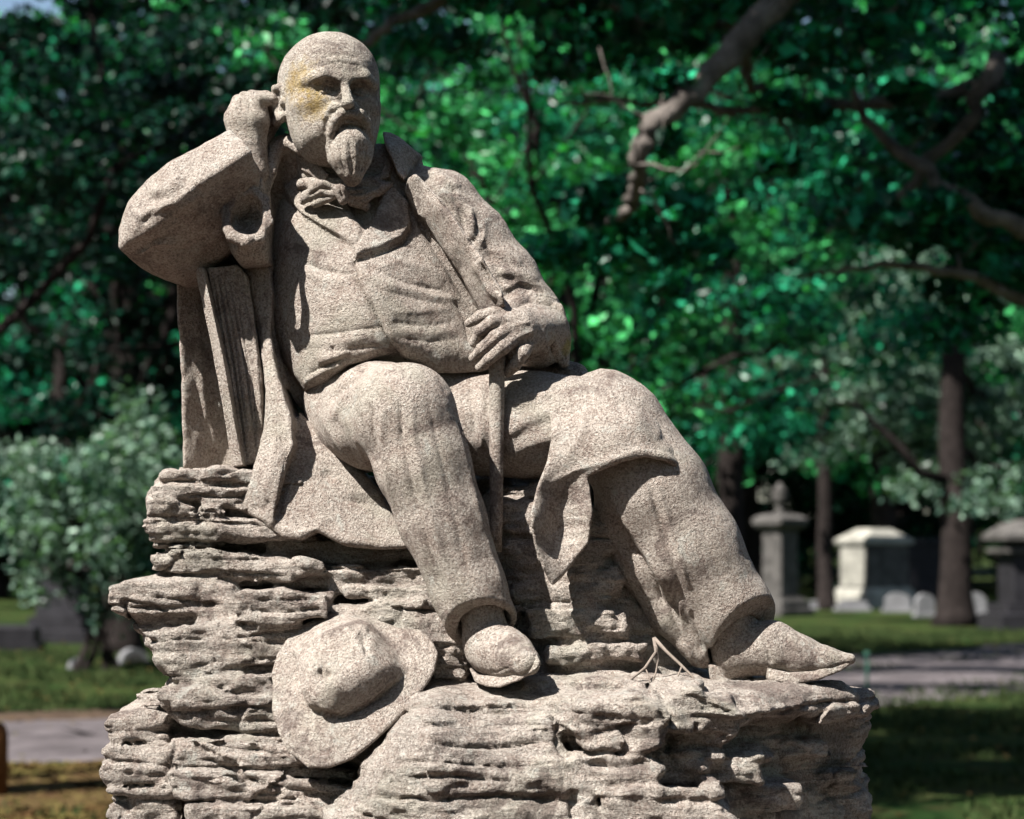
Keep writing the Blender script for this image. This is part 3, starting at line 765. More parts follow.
# ---------------------------------------------------------------- books standing under the elbow
def slab(poly_, d0, d1, k=1.5, h=0.0025, front=None, name='book', strokes=(), lumps=0.0007, parent=None):
    xs = [p[0] for p in poly_]; ys = [p[1] for p in poly_]
    c = Clay((min(xs) - 8, min(ys) - 8, min(d0, d1) - 20), (max(xs) + 8, max(ys) + 8, max(d0, d1) + 10), h)
    c.relief(poly_, front or [(xs[0], ys[0], d0)], d1, d0, k=k, ku=1)
    return part(name, c, M_FIG, strokes, parent, lumps, 40)
book = slab([(207, 268), (236, 264), (240, 267), (247, 276), (256, 330), (263, 380), (263, 440), (262, 462), (241, 467), (232, 400), (222, 340)], -12, 60, 2, 0.002, name='book',
    front=[(207, 270, -12), (262, 460, -20)], strokes=[('groove', [(216, 268), (234, 370), (247, 464)], 1.4, 4.4), ('groove', [(226, 268), (246, 372), (257, 462)], 1.3, 3.7), ('groove', [(221, 268), (236, 350), (246, 430)], 1.0, 2.4), ('groove', [(236, 300), (252, 380), (256, 440)], 1.0, 2.7),
    ('groove', [(211, 268), (228, 370), (243, 464)], 1.2, 3.1), ('ridge', [(241, 270), (256, 350), (262, 430)], 1.6, 2.7)])
slab([(194, 271), (198, 267), (204, 268), (212, 300), (228, 370), (240, 440), (245, 466), (232, 468), (222, 400), (208, 330)], -30, 66, 2.5, 0.002, name='book_cover', parent=book,
    front=[(194, 270, -22), (200, 270, -32), (240, 460, -40), (228, 460, -30)], strokes=[('groove', [(206, 270), (224, 350), (244, 460)], 1.4, 3.4), ('groove', [(200, 290), (216, 370), (232, 455)], 1.5, 4.1)])

# ---------------------------------------------------------------- shoes
def side_cut(c, p, n, w, k=1.0): cut_plane(c, p, n, w, k)
c = Clay((452, 590, -210), (552, 700, -40), 0.002)
c.chain([(480, 606, -112, 22), (486, 636, -114, 22), (492, 650, -122, 22)], 6)
c.chain([(490, 648, -112, 25), (502, 652, -134, 25), (512, 657, -150, 22), (526, 662, -172, 15)], 8)
cut_plane(c, (500, 684, -140), (0.10, -0.20, -1.0), 0.2)
sh = part('shoe', c, M_FIG, [('groove', [(474, 644), (484, 636), (498, 628), (512, 622)], 2.0, 2.6), ('groove', [(480, 672), (498, 672), (520, 662), (534, 650)], 1.6, 0.8), ('ridge', [(484, 650), (500, 642), (514, 634)], 4, 1.2)], lumps=0.001, lf=40)
c = Clay((460, 640, -210), (555, 705, -60), 0.002)
sole = [(468, 670), (478, 677), (496, 677), (516, 668), (536, 653), (540, 660), (538, 667), (520, 680), (500, 688), (486, 688), (474, 684)]
c.relief(sole, [(480, 680, -140), (500, 680, -160), (536, 658, -184)], -60, -165, k=4, ku=2)
part('sole', c, M_FIG, [], sh, 0.0008, 40)
c = Clay((694, 596, -170), (875, 700, 10), 0.0023)
c.chain([(728, 620, -58, 28), (738, 648, -58, 26), (732, 664, -52, 20)], 5)
c.chain([(740, 650, -60, 26), (772, 648, -68, 26), (800, 656, -76, 20), (828, 661, -84, 13), (850, 659, -90, 5.5)], 6)
cut_plane(c, (790, 682, -80), (0.06, -0.05, -1.0), 0.22)
sh = part('shoe', c, M_FIG, [('groove', [(764, 636), (768, 652), (772, 664)], 2.2, 2.4), ('groove', [(770, 672), (800, 674), (830, 668), (852, 661)], 1.6, 0.8), ('fold', [(786, 634), (792, 646), (800, 654)], 4, 1.5), ('groove', [(776, 630), (782, 642), (786, 656)], 2, 1.5)], lumps=0.001, lf=40)
c = Clay((700, 640, -150), (870, 705, 10), 0.0023)
c.relief([(768, 668), (790, 673), (815, 671), (838, 663), (856, 655), (857, 661), (842, 671), (818, 680), (792, 684), (768, 680)], [(770, 676, -98), (800, 678, -101), (856, 658, -91)], -50, -96, k=4, ku=3)
c.relief([(708, 664), (744, 664), (748, 680), (744, 688), (712, 688)], [(728, 676, -66)], -20, -62, k=3, ku=2)
part('sole', c, M_FIG, [], sh, 0.0008, 40)

# ---------------------------------------------------------------- hat leaning on the rock
c = Clay((258, 600, -230), (450, 780, -60), 0.0024)
brim = [(272, 690), (270, 675), (274, 656), (284, 640), (300, 626), (318, 618), (345, 615), (372, 622), (396, 629), (418, 632), (430, 640), (437, 655), (435, 672), (424, 690), (404, 712), (380, 736), (356, 755), (334, 764), (312, 764), (292, 750), (280, 730), (273, 710)]
bcp = [(272, 690, -150), (285, 640, -118), (320, 618, -100), (372, 620, -98), (430, 640, -112), (436, 665, -130), (400, 715, -172), (350, 758, -196), (300, 756, -190), (276, 720, -170), (320, 735, -186), (410, 670, -138), (355, 680, -144)]
c.relief(brim, bcp, -11, -150, k=5, ku=2)
crown = [(290, 652), (304, 634), (322, 620), (346, 614), (366, 622), (384, 640), (400, 658), (408, 668), (398, 680), (376, 698), (350, 710), (326, 712), (310, 704), (302, 690), (300, 672)]
c.relief(crown, [(296, 652, -140), (322, 622, -122), (346, 616, -120), (384, 640, -130), (400, 662, -142), (310, 662, -170), (330, 650, -162), (352, 662, -176), (374, 642, -158), (330, 636, -152), (390, 664, -162), (305, 700, -182), (330, 708, -184), (350, 706, -180), (376, 694, -170), (402, 674, -150), (340, 684, -188), (318, 684, -184)], -60, -150, k=14, ku=10)
part('hat', c, M_FIG, [
    ('groove', [(318, 668), (324, 674), (332, 670)], 6, 7), ('groove', [(362, 636), (366, 646), (368, 656)], 4, 4),
    ('ridge', [(306, 652), (322, 636), (344, 630), (358, 636)], 5, 3), ('ridge', [(352, 640), (362, 628), (368, 632)], 4, 3), ('groove', [(302, 690), (320, 712), (345, 718), (374, 702), (402, 680), (410, 668)], 2.2, 3.2),
    ('ridge', [(304, 684), (318, 706), (344, 712), (372, 697), (398, 676)], 3, 1.8), ('groove', [(292, 652), (298, 670), (302, 688)], 4, 3), ('ridge', [(276, 700), (290, 742), (318, 758), (345, 752)], 5, 1.6)], lumps=0.0014, lf=34)

# ---------------------------------------------------------------- the rock
c = Clay((86, 455, -300), (915, 905, 190), 0.0038)
def slabr(poly_, d, back=150, k=7, ku=5, front=None, bulge=0, br=20): c.relief(poly_, front or [(poly_[0][0], poly_[0][1], d)], back, d, k=k, ku=ku, bulge=bulge, br=br)
def blk(x0, y0, x1, y1, d, back=150, k=6, ku=3, j=4, front=None):
    r = random.Random(int(x0 * 7 + y0)); 
    q = [(x0, y0), ((x0 + x1) / 2, y0), (x1, y0), (x1, (y0 + y1) / 2), (x1, y1), ((x0 + x1) / 2, y1), (x0, y1), (x0, (y0 + y1) / 2)]
    slabr([(x + r.uniform(-j, j), y + r.uniform(-j, j) * 0.5) for x, y in q], d, back, k, ku, front)
# cores
blk(172, 560, 640, 900, -40, 170, 10, 8)
blk(175, 490, 470, 640, -15, 160, 10, 8)
blk(300, 476, 660, 560, 36, 165, 12, 8)
blk(140, 720, 690, 900, -96, 180, 12, 8)
blk(600, 720, 866, 900, 30, 180, 12, 8)
blk(190, 600, 420, 900, -92, 160, 10, 8)
blk(400, 700, 690, 900, -186, 100, 10, 8)
blk(560, 690, 700, 800, -190, 100, 10, 8)
# top left block under the books, then down its side
slabr([(155, 470), (190, 466), (266, 467), (300, 480), (310, 500), (262, 512), (150, 492)], -62, 150, 6)
slabr([(158, 488), (260, 488), (300, 520), (300, 532), (170, 530), (147, 505)], -52, 140, 6)
slabr([(146, 498), (180, 506), (270, 522), (306, 530), (310, 540), (180, 548), (148, 545), (143, 520)], -70, 140, 8)
slabr([(148, 555), (200, 552), (300, 556), (322, 562), (325, 574), (290, 582), (215, 580), (152, 572)], -84, 140, 6)
slabr([(152, 572), (180, 560), (330, 578), (332, 590), (170, 590)], -62, 140, 6)
slabr([(109, 588), (130, 580), (172, 574), (232, 584), (242, 596), (236, 612), (190, 616), (140, 622), (114, 612), (110, 600)], -92, 120, 8)
slabr([(118, 604), (180, 608), (250, 612), (250, 640), (200, 668), (176, 672), (150, 652), (132, 630)], -84, 120, 9)
slabr([(234, 592), (280, 588), (330, 592), (332, 604), (329, 620), (280, 624), (234, 622), (237, 606)], -122, 120, 4, 2)
slabr([(136, 630), (200, 622), (300, 624), (330, 640), (320, 660), (250, 672), (190, 684), (160, 668)], -112, 140, 9)
slabr([(176, 668), (280, 652), (330, 660), (330, 700), (200, 706), (168, 700), (172, 684)], -104, 140, 8)
slabr([(200, 680), (270, 676), (276, 700), (200, 702)], -122, 120, 5)
# seat front
blk(262, 536, 480, 566, -44, 140, 6)
blk(330, 566, 500, 592, -66, 140, 6)
blk(342, 586, 446, 602, -80, 140, 5); blk(338, 602, 450, 620, -88, 140, 5); blk(360, 618, 452, 640, -94, 140, 5)
blk(330, 640, 470, 690, -96, 140, 8)
# upright rock behind the legs
slabr([(486, 490), (540, 486), (570, 500), (640, 500), (684, 560), (700, 640), (704, 700), (486, 700)], -4, 150, 12, 6, [(490, 490, -10), (510, 500, -38), (540, 500, -50), (560, 520, -74), (600, 510, -60), (640, 520, -20), (505, 600, -44), (540, 600, -62), (580, 600, -84), (640, 600, -40), (690, 600, -10), (520, 680, -60), (590, 680, -96), (660, 680, -60), (700, 680, -20)])
blk(502, 496, 552, 522, -50, 100, 6); blk(506, 524, 550, 552, -54, 100, 7); blk(508, 556, 552, 580, -58, 100, 7); blk(516, 584, 560, 610, -64, 100, 7); blk(528, 612, 628, 640, -86, 100, 8); blk(545, 644, 648, 664, -98, 100, 10)
blk(566, 524, 618, 556, -72, 100, 12); blk(572, 566, 622, 600, -78, 100, 12)
# broad ledge under the feet
slabr([(430, 690), (560, 686), (660, 686), (760, 688), (862, 692), (897, 704), (897, 716), (884, 724), (800, 728), (700, 738), (430, 736)], -196, 60, 13, 8,
      [(430, 686, -110), (560, 684, -110), (660, 684, -110), (760, 688, -110), (850, 692, -90), (884, 700, -70), (430, 696, -172), (560, 695, -180), (660, 696, -176), (760, 700, -150), (860, 704, -90), (430, 720, -206), (560, 716, -214), (650, 722, -218), (740, 722, -180), (800, 716, -140), (880, 722, -80), (430, 745, -218), (500, 745, -222), (560, 745, -222), (660, 745, -224), (760, 745, -150), (880, 745, -70), (480, 770, -228), (700, 770, -214)])
slabr([(520, 680), (600, 678), (700, 680), (700, 700), (520, 700)], -150, 60, 8, 8)
slabr([(408, 700), (430, 686), (545, 684), (562, 700), (566, 760), (596, 780), (600, 870), (330, 870), (330, 800), (352, 782)], -150, 60, 9, 5,
      [(430, 686, -120), (545, 684, -120), (430, 698, -186), (550, 696, -186), (400, 722, -204), (550, 720, -212), (380, 760, -220), (480, 750, -236), (590, 780, -232), (360, 800, -232), (480, 800, -254), (590, 830, -250), (350, 860, -246), (600, 860, -262), (470, 860, -268)])
slabr([(574, 700), (640, 696), (668, 712), (668, 744), (640, 762), (584, 756), (566, 730)], -228, 60, 9, 4)
slabr([(560, 752), (640, 750), (664, 770), (640, 800), (566, 800), (556, 776)], -228, 60, 10, 4)
slabr([(600, 792), (720, 786), (740, 850), (600, 850)], -240, 60, 10, 4)
slabr([(670, 700), (730, 700), (744, 730), (724, 762), (690, 770), (664, 750)], -190, 60, 12, 6)
slabr([(700, 712), (884, 706), (894, 735), (886, 770), (880, 800), (886, 860), (690, 860)], -96, 100, 12, 8, [(690, 700, -190), (760, 700, -120), (870, 700, 0), (690, 780, -196), (760, 780, -124), (870, 780, 0), (690, 860, -200), (870, 860, -10)])
slabr([(690, 744), (760, 742), (775, 756), (755, 770), (690, 772)], -150, 60, 9, 6)
slabr([(720, 800), (886, 796), (898, 860), (720, 860)], -128, 100, 10, 6, [(720, 800, -170), (800, 800, -90), (880, 800, -10), (720, 860, -180), (880, 860, -20)])
blk(700, 756, 762, 782, -176, 60, 5, 3); blk(724, 786, 800, 806, -150, 60, 5, 3); blk(770, 742, 826, 758, -104, 60, 5, 3); blk(806, 770, 862, 790, -60, 60, 5, 3)
# lower left blocks
slabr([(102, 714), (118, 706), (160, 700), (172, 716), (172, 742), (110, 744), (102, 732)], -120, 100, 6, 3)
slabr([(99, 752), (108, 743), (168, 742), (174, 766), (172, 784), (107, 786), (100, 770)], -128, 100, 6, 3)
slabr([(104, 790), (168, 786), (180, 800), (186, 860), (120, 860), (106, 818)], -136, 100, 7, 3)
slabr([(158, 692), (200, 688), (276, 700), (286, 736), (240, 742), (176, 730), (160, 712)], -134, 100, 7, 3)
slabr([(166, 736), (220, 742), (290, 752), (360, 770), (360, 790), (250, 780), (176, 776), (164, 756)], -150, 100, 8, 4)
slabr([(168, 762), (250, 772), (370, 786), (370, 830), (240, 812), (176, 800), (168, 784)], -166, 100, 8, 4)
slabr([(180, 800), (260, 808), (380, 824), (380, 880), (180, 880)], -186, 100, 8, 4)
blk(270, 690, 420, 764, -128, 100, 12, 6)
# strata and fractures, everywhere round the block
band = np.abs(c.f) < 0.04
I = np.where(band)
x, y, z = c.ax[0][I[0]], c.ax[1][I[1]], c.ax[2][I[2]]
pu, pv = project(x, y, z)
sm = lambda a, b, t: np.clip((t - a) / (b - a), 0, 1) ** 2 * (3 - 2 * np.clip((t - a) / (b - a), 0, 1))
wt = 1.0 - 0.40 * sm(380, 520, pu) * sm(670, 700, pv)          # thick beds at the lower right, thin beds at the left
wt = wt * (1 + 0.9 * sm(640, 700, pu) * sm(690, 720, pv))
wt = wt * (0.45 + 0.55 * sm(-0.25, 0.3, noise(x * 4.2, y * 4.2, z * 6, 17)))
wz = z + 0.020 * noise(x * 4, y * 4, z * 4, 1) + 0.006 * noise(x * 15, y * 15, z * 10, 2) + 0.05 * x * sm(690, 760, pv) * (pu < 420)
d = 0
for th, amp, gr, sd in ((0.052, 0.0090, 0.0105, 1), (0.019, 0.0024, 0.0034, 2)):
    t = wz / th + 0.8 * noise(x * 2.2, y * 2.2, np.zeros_like(z), 9 + sd)
    Lr = np.floor(t); fr = t - Lr
    bx = x * (2.6 if sd == 1 else 6) ; by = y * 3
    cell = noise(bx + Lr * 7.13, by + Lr * 3.7, np.zeros_like(x), 4 + sd)
    if sd == 1:
        ub = np.floor((x * 0.9 + y * 0.35) / 0.13 + Lr * 0.41 + 0.5 * noise(x * 6, y * 6, z * 16, 61))
        cell = 0.35 * cell + 0.65 * (noise(ub * 5.37 + 0.5, Lr * 3.91 + 0.5, np.zeros_like(x) + 0.5, 62) * 1.2)
    d = d + wt * amp * np.clip(cell * 1.9, -1, 1)
    e = np.minimum(fr, 1 - fr)
    gm = np.clip(noise(x * 7, y * 7, Lr * 3.3, 11 + sd) * 2.2 + 0.35, 0, 1)
    d = d - (0.55 + 0.45 * wt) * gr * gm * np.exp(-(e / (0.075 if sd == 1 else 0.11)) ** 2)
Lr = np.floor(wz / 0.043)
u = (x * 0.9 + y * 0.4) / 0.16 + Lr * 0.37 + 0.45 * noise(x * 8, y * 8, z * 14, 21)
e = np.abs(u - np.round(u))
d = d - 0.011 * np.exp(-(e / 0.04) ** 2) * np.clip(noise(np.round(u) * 3.1, Lr * 2.7, np.zeros_like(u), 22) * 2, 0, 1)
d = d + 0.0065 * noise(x * 13, y * 13, z * 20, 30) + 0.0042 * fbm(x * 26, y * 26, z * 46, 3, 31)
# broken hollows where pieces have spalled off
sp = noise(x * 9, y * 9, z * 16, 41); d = d - 0.006 * sm(0.42, 0.6, sp)
# small crisp chips
ch = noise(x * 48, y * 48, z * 75, 51); d = d + 0.0020 * np.clip(ch * 2.5, -0.6, 0.6) + 0.0016 * noise(x * 95, y * 95, z * 150, 52)
c.f[I] -= d.astype(np.float32)
v, q = c.mesh(0)
v = carve(v, q, [
    ('groove', [(190, 484), (230, 484), (258, 486)], 2.6, 6), ('groove', [(186, 496), (225, 497), (262, 498)], 2.4, 6), ('groove', [(186, 510), (230, 514), (262, 514)], 3.5, 7),
    ('groove', [(150, 522), (190, 520), (250, 524), (300, 528)], 2.5, 5), ('groove', [(180, 548), (220, 550), (270, 550)], 4, 8),
    ('groove', [(200, 572), (240, 574), (290, 576)], 2.4, 5), ('groove', [(240, 610), (290, 612), (325, 608)], 1.8, 3), ('groove', [(250, 601), (325, 599)], 1.4, 2.5),
    ('groove', [(150, 596), (190, 602), (225, 606)], 2.2, 5), ('groove', [(120, 600), (150, 606), (170, 612)], 1.8, 5), ('groove', [(240, 640), (290, 644), (320, 650)], 2, 4),
    ('groove', [(424, 706), (460, 708), (520, 706), (548, 704)], 2.0, 4), ('groove', [(430, 742), (480, 747), (545, 742)], 2.6, 6), ('groove', [(410, 722), (460, 726), (520, 722), (550, 726)], 2.2, 4), ('groove', [(380, 762), (430, 760), (500, 766), (560, 762)], 2.6, 5), ('groove', [(360, 795), (430, 800), (500, 796), (580, 802)], 3, 6), ('groove', [(440, 708), (500, 712), (548, 708)], 2.2, 5), ('groove', [(400, 778), (450, 776), (520, 782)], 2.4, 5),
    ('groove', [(548, 702), (556, 720), (560, 742), (572, 760)], 5, 10), ('groove', [(660, 706), (668, 726), (668, 750), (680, 775)], 5, 9), ('groove', [(590, 735), (620, 728), (655, 720)], 3, 5), ('groove', [(580, 762), (620, 764), (660, 758)], 4, 8),
    ('groove', [(168, 700), (170, 720), (176, 745), (168, 770), (180, 800)], 2.5, 6), ('groove', [(110, 744), (150, 744), (172, 744)], 2, 5), ('groove', [(112, 788), (140, 787), (172, 787)], 2, 6),
    ('groove', [(190, 738), (225, 745), (270, 752)], 2.5, 6), ('groove', [(210, 772), (260, 782), (320, 796), (350, 800)], 3, 7), ('groove', [(250, 720), (285, 722)], 4, 6),
], lumps=0.0016, lf=45)
rock = link_mesh('rock_base', v, q, M_ROCK, statue, True, ROOT)

# ---------------------------------------------------------------- plinth under the rock (below the frame)
def simple(name, base, rough=0.9, var=0.25, scale=8.0, bmp=0.4, spec=0.08, col2=None):
    m, N, L, B = mat(name)
    co = objco(N)
    n1 = nz(N, L, co, scale, 5, 0.65); n2 = nz(N, L, co, scale * 9, 4, 0.7)
    c = mixc(N, L, ramp(N, L, n1, [(0.35, 0), (0.65, 1)]), tuple(x * (1 - var) for x in base), col2 or tuple(min(1, x * (1 + var)) for x in base))
    c = mixc(N, L, ramp(N, L, n2, [(0.45, 0), (0.7, 0.4)]), c, tuple(x * 0.6 for x in base))
    L.new(c, B.inputs['Base Color']); B.inputs['Roughness'].default_value = rough; B.inputs['Specular IOR Level'].default_value = spec
    L.new(bump(N, L, n2, bmp, 0.02), B.inputs['Normal'])
    return m
M_PLINTH = simple('plinth_granite', (0.22, 0.20, 0.19))
mb = MB(); mb.sq(-0.04, 0.06, [(0.0, 0.85), (0.22, 0.85), (0.24, 0.80), (1.055, 0.78)], 0.62); mb.build('plinth', M_PLINTH, statue, False, ROOT)

# ---------------------------------------------------------------- ground, road
def G(px, py):
    """the point of the flat ground seen at a pixel below the horizon"""
    dx, dy = (px - 512.0) / FPX, (409.5 - py) / FPX
    v = np.array([dx, CT - dy * ST, ST + dy * CT]); return CAMP + v * (-CAMP[2] / v[2])
def ground_mat():
    m, N, L, B = mat('lawn')
    co = objco(N)
    a = nz(N, L, co, 0.35, 4, 0.6); b = nz(N, L, co, 2.2, 5, 0.7); d = nz(N, L, co, 22, 4, 0.7)
    c = mixc(N, L, ramp(N, L, a, [(0.42, 0), (0.58, 1)]), (0.008, 0.028, 0.008), (0.030, 0.050, 0.014))
    c = mixc(N, L, ramp(N, L, b, [(0.46, 0), (0.62, 0.85)]), c, (0.045, 0.036, 0.018))
    c = mixc(N, L, ramp(N, L, nz(N, L, co, 5.5, 5, 0.75), [(0.50, 0), (0.60, 0.7)]), c, (0.005, 0.016, 0.005))
    c = mixc(N, L, ramp(N, L, d, [(0.4, 0), (0.7, 0.5)]), c, (0.045, 0.060, 0.014))
    L.new(c, B.inputs['Base Color']); B.inputs['Roughness'].default_value = 1.0; B.inputs['Specular IOR Level'].default_value = 0.03
    L.new(bump(N, L, d, 0.8, 0.05), B.inputs['Normal'])
    return m
n = 60
gx = np.sign(np.linspace(-1, 1, n)) * np.abs(np.linspace(-1, 1, n)) ** 2.2 * 700; gy = -30 + np.linspace(0, 1, n) ** 2.5 * 1000
GX, GY = np.meshgrid(gx, gy, indexing='ij')
GZ = np.where(GY > 90, (GY - 90) * 0.012, 0) + 0 * GX
i, j = np.meshgrid(np.arange(n - 1), np.arange(n - 1), indexing='ij')
gq = np.stack([i * n + j, (i + 1) * n + j, (i + 1) * n + j + 1, i * n + j + 1], -1).reshape(-1, 4)
tag(link_mesh('ground', np.stack([GX, GY, GZ], -1).reshape(-1, 3), gq, ground_mat(), None), kind='structure')

M_ROAD = simple('road_gravel', (0.090, 0.078, 0.082), 0.95, 0.5, 1.6, 0.8)
def ribbon(name, pts, z, m):
    """pts: (x, y, half width)"""
    p = np.array(pts, float); t = np.linspace(0, len(p) - 1, 80)
    p = np.stack([np.interp(t, range(len(p)), p[:, k]) for k in range(3)], 1)
    for _ in range(6): p[1:-1] = (p[:-2] + p[2:] + 2 * p[1:-1]) / 4
    T = np.gradient(p[:, :2], axis=0); T /= np.linalg.norm(T, axis=1)[:, None]; Nn = np.stack([-T[:, 1], T[:, 0]], 1)
    k = len(p); r = np.random.RandomState(4); cols = []
    for s_ in (-1, -0.4, 0.4, 1):
        w = p[:, 2] * s_ + (r.randn(k) * 0.08 if abs(s_) == 1 else 0)
        cols.append(np.column_stack([p[:, :2] + Nn * w[:, None], np.full(k, z + (0.03 if abs(s_) < 1 else 0))]))
    v = np.concatenate(cols)
    q = np.array([[c_ * k + i_, c_ * k + i_ + 1, (c_ + 1) * k + i_ + 1, (c_ + 1) * k + i_] for c_ in range(3) for i_ in range(k - 1)])[:, ::-1]
    return tag(link_mesh(name, v, q, m, None), kind='structure')
def road_pt(px, y0, y1):
    a, b = G(px, y0), G(px, y1); return ((a[0] + b[0]) / 2, (a[1] + b[1]) / 2, abs(a[1] - b[1]) / 2)
ribbon('road', [(-14, 10.5, 1.9), road_pt(-200, 722, 768), road_pt(0, 721, 765), road_pt(110, 720, 762), road_pt(500, 698, 728), road_pt(840, 678, 700), road_pt(1024, 657, 672), (16, 40, 2.2), (60, 75, 2.2)], 0.004, M_ROAD)
M_BOUNCE = simple('bounce_mulch', (0.075, 0.040, 0.030), 0.95, 0.35, 3.0, 0.9)  # unseen brown ground, added to bounce warm light onto the statue
a_ = np.linspace(0, 2 * math.pi, 65)[:-1]; v = np.array([(math.cos(x) * 5.2 * (1 + 0.06 * math.sin(5 * x)), 0.6 + math.sin(x) * 5.4 * (1 + 0.05 * math.sin(7 * x)), 0.012) for x in a_] + [(0, 0.6, 0.03)])
tag(link_mesh('bounce_mulch_bed', v, np.array([[i_, (i_ + 1) % 64, 64] for i_ in range(64)]), M_BOUNCE, None), kind='structure')
ribbon('side_path', [road_pt(700, 664, 674), road_pt(860, 657, 665), road_pt(1024, 649, 656), (22, 56, 1.2)], 0.008, M_ROAD)
# dry, leaf-strewn verge beside the road
M_VERGE = simple('dry_grass', (0.13, 0.068, 0.034), 0.95, 0.6, 3.0, 0.9, col2=(0.085, 0.060, 0.024))
ribbon('verge', [(-14, 8.0, 0.8), road_pt(-200, 768, 840), road_pt(0, 766, 836), road_pt(110, 764, 826), road_pt(500, 732, 748)], 0.006, M_VERGE)
M_SOIL = simple('verge_soil', (0.070, 0.048, 0.034), 0.95, 0.3, 3.0, 0.9)
ribbon('soil_strip', [road_pt(-200, 712, 722), road_pt(0, 712, 722), road_pt(110, 711, 720), road_pt(500, 690, 698)], 0.007, M_SOIL)

# blades standing on the lawn and leaves lying on the ground where the lens can see them
M_BLADE = simple('grass_blade', (0.016, 0.044, 0.012), 0.9, 0.5, 1.5, 0.1, col2=(0.052, 0.066, 0.024))
M_FALL = simple('fallen_leaf', (0.12, 0.060, 0.025), 0.9, 0.5, 3.0, 0.1, col2=(0.09, 0.085, 0.025))
rs = np.random.RandomState(77)
def wedge(n_, d0, d1, px0, px1):
    dd = np.sqrt(rs.rand(n_) * (d1 ** 2 - d0 ** 2) + d0 ** 2); uu = rs.uniform(px0, px1, n_)
    return (uu - 512) / FPX * dd, dd - 4.0
def off_road(x, y):
    u_, v_ = project(x, y, 0 * x)
    lo = np.interp(u_, [-200, 110, 500, 840, 1024], [719, 718, 697, 677, 656]); hi = np.interp(u_, [-200, 110, 500, 840, 1024], [770, 764, 730, 702, 674])
    return (v_ < lo) | (v_ > hi)
x_, y_ = wedge(70000, 13, 46, -20, 1050)
patch = noise(x_ * 0.9, y_ * 0.9, 0 * x_, 71) + 0.5 * noise(x_ * 2.7, y_ * 2.7, 0 * x_, 72)
u_, v_ = project(x_, y_, 0 * x_)
k_ = off_road(x_, y_) & (patch > -0.25) & ~((v_ > 764) & (u_ < 300) & (patch < 0.25)); x_, y_ = x_[k_], y_[k_]; n_ = len(x_)
h_ = rs.uniform(0.03, 0.085, n_); a_ = rs.uniform(0, 6.28, n_); w_ = h_ * 0.22 + 0.004; lx, ly = rs.randn(n_) * 0.02, rs.randn(n_) * 0.02
v = np.stack([np.stack([x_ - np.cos(a_) * w_, y_ - np.sin(a_) * w_, 0 * x_], 1), np.stack([x_ + np.cos(a_) * w_, y_ + np.sin(a_) * w_, 0 * x_], 1), np.stack([x_ + lx, y_ + ly, h_], 1)], 1).reshape(-1, 3)
tag(link_mesh('grass', v, np.arange(n_ * 3).reshape(-1, 3), M_BLADE, None, False), 'short mown grass growing on the cemetery lawn', 'grass', kind='stuff')
x_, y_ = wedge(5200, 13, 40, -20, 1050); u_, v_ = project(x_, y_, 0 * x_)
k_ = (rs.rand(len(x_)) < 0.25) | ((v_ > 764) & (u_ < 300)); x_, y_ = x_[k_], y_[k_]
x2, y2 = wedge(2600, 13.6, 17.6, -10, 130); x_ = np.concatenate([x_, x2]); y_ = np.concatenate([y_, y2])
c_ = np.stack([x_, y_, 0.03 + 0 * x_], 1); a_ = rs.uniform(0, 6.28, len(x_)); sz = rs.uniform(0.02, 0.05, len(x_))[:, None]
t1 = np.stack([np.cos(a_), np.sin(a_), rs.uniform(-.5, .5, len(x_))], 1) * sz; t2 = np.stack([-np.sin(a_), np.cos(a_), rs.uniform(-.5, .5, len(x_))], 1) * sz * 0.6
v = np.stack([c_ - t1, c_ + t2, c_ + t1, c_ - t2], 1).reshape(-1, 3)
tag(link_mesh('fallen_leaves', v, np.arange(len(v)).reshape(-1, 4), M_FALL, None, False), 'brown fallen leaves scattered over the ground, thickest by the post', 'fallen leaves', kind='stuff')

# ---------------------------------------------------------------- trees
def leaf_mat(name, c1, c2, rough=0.32, bright=2.2):
    m, N, L, B = mat(name)
    co = objco(N)
    a = nz(N, L, co, 1.1, 3, 0.6)
    rnd = N.new('ShaderNodeNewGeometry').outputs['Random Per Island']
    c = mixc(N, L, ramp(N, L, a, [(0.40, 0), (0.60, 1)]), c1, c2)
    c = mixc(N, L, ramp(N, L, rnd, [(0.0, 0.75), (0.55, 0.0), (0.8, 0.0)]), c, tuple(x * 0.3 for x in c1))
    c = mixc(N, L, ramp(N, L, rnd, [(0.72, 0.0), (1.0, 1.0)]), c, tuple(min(0.7, x * bright) for x in c2))
    L.new(c, B.inputs['Base Color']); B.inputs['Roughness'].default_value = rough; B.inputs['Specular IOR Level'].default_value = 0.2
    t = N.new('ShaderNodeBsdfTranslucent'); L.new(mixc(N, L, 1.0, c, (0.9, 1.3, 0.5), 'MULTIPLY'), t.inputs[0])
    ms = N.new('ShaderNodeMixShader'); ms.inputs[0].default_value = 0.25
    L.new(B.outputs[0], ms.inputs[1]); L.new(t.outputs[0], ms.inputs[2])
    L.new(ms.outputs[0], N['Material Output'].inputs[0])
    return m
L_TEAL = leaf_mat('leaves_teal', (0.0035, 0.040, 0.025), (0.013, 0.155, 0.078), 0.32, 2.8)
L_LIGHT = leaf_mat('leaves_light', (0.009, 0.075, 0.030), (0.040, 0.25, 0.078), 0.32, 2.4)
L_PALE = leaf_mat('leaves_pale', (0.040, 0.090, 0.066), (0.15, 0.225, 0.17), 0.34, 1.9)
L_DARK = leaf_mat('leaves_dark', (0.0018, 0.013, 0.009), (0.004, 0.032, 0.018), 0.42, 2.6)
M_BARK = simple('bark', (0.022, 0.0175, 0.0165), 0.95, 0.35, 5.0, 1.0)
M_BARKP = simple('bark_pale', (0.15, 0.13, 0.118), 0.95, 0.55, 7.0, 1.0)

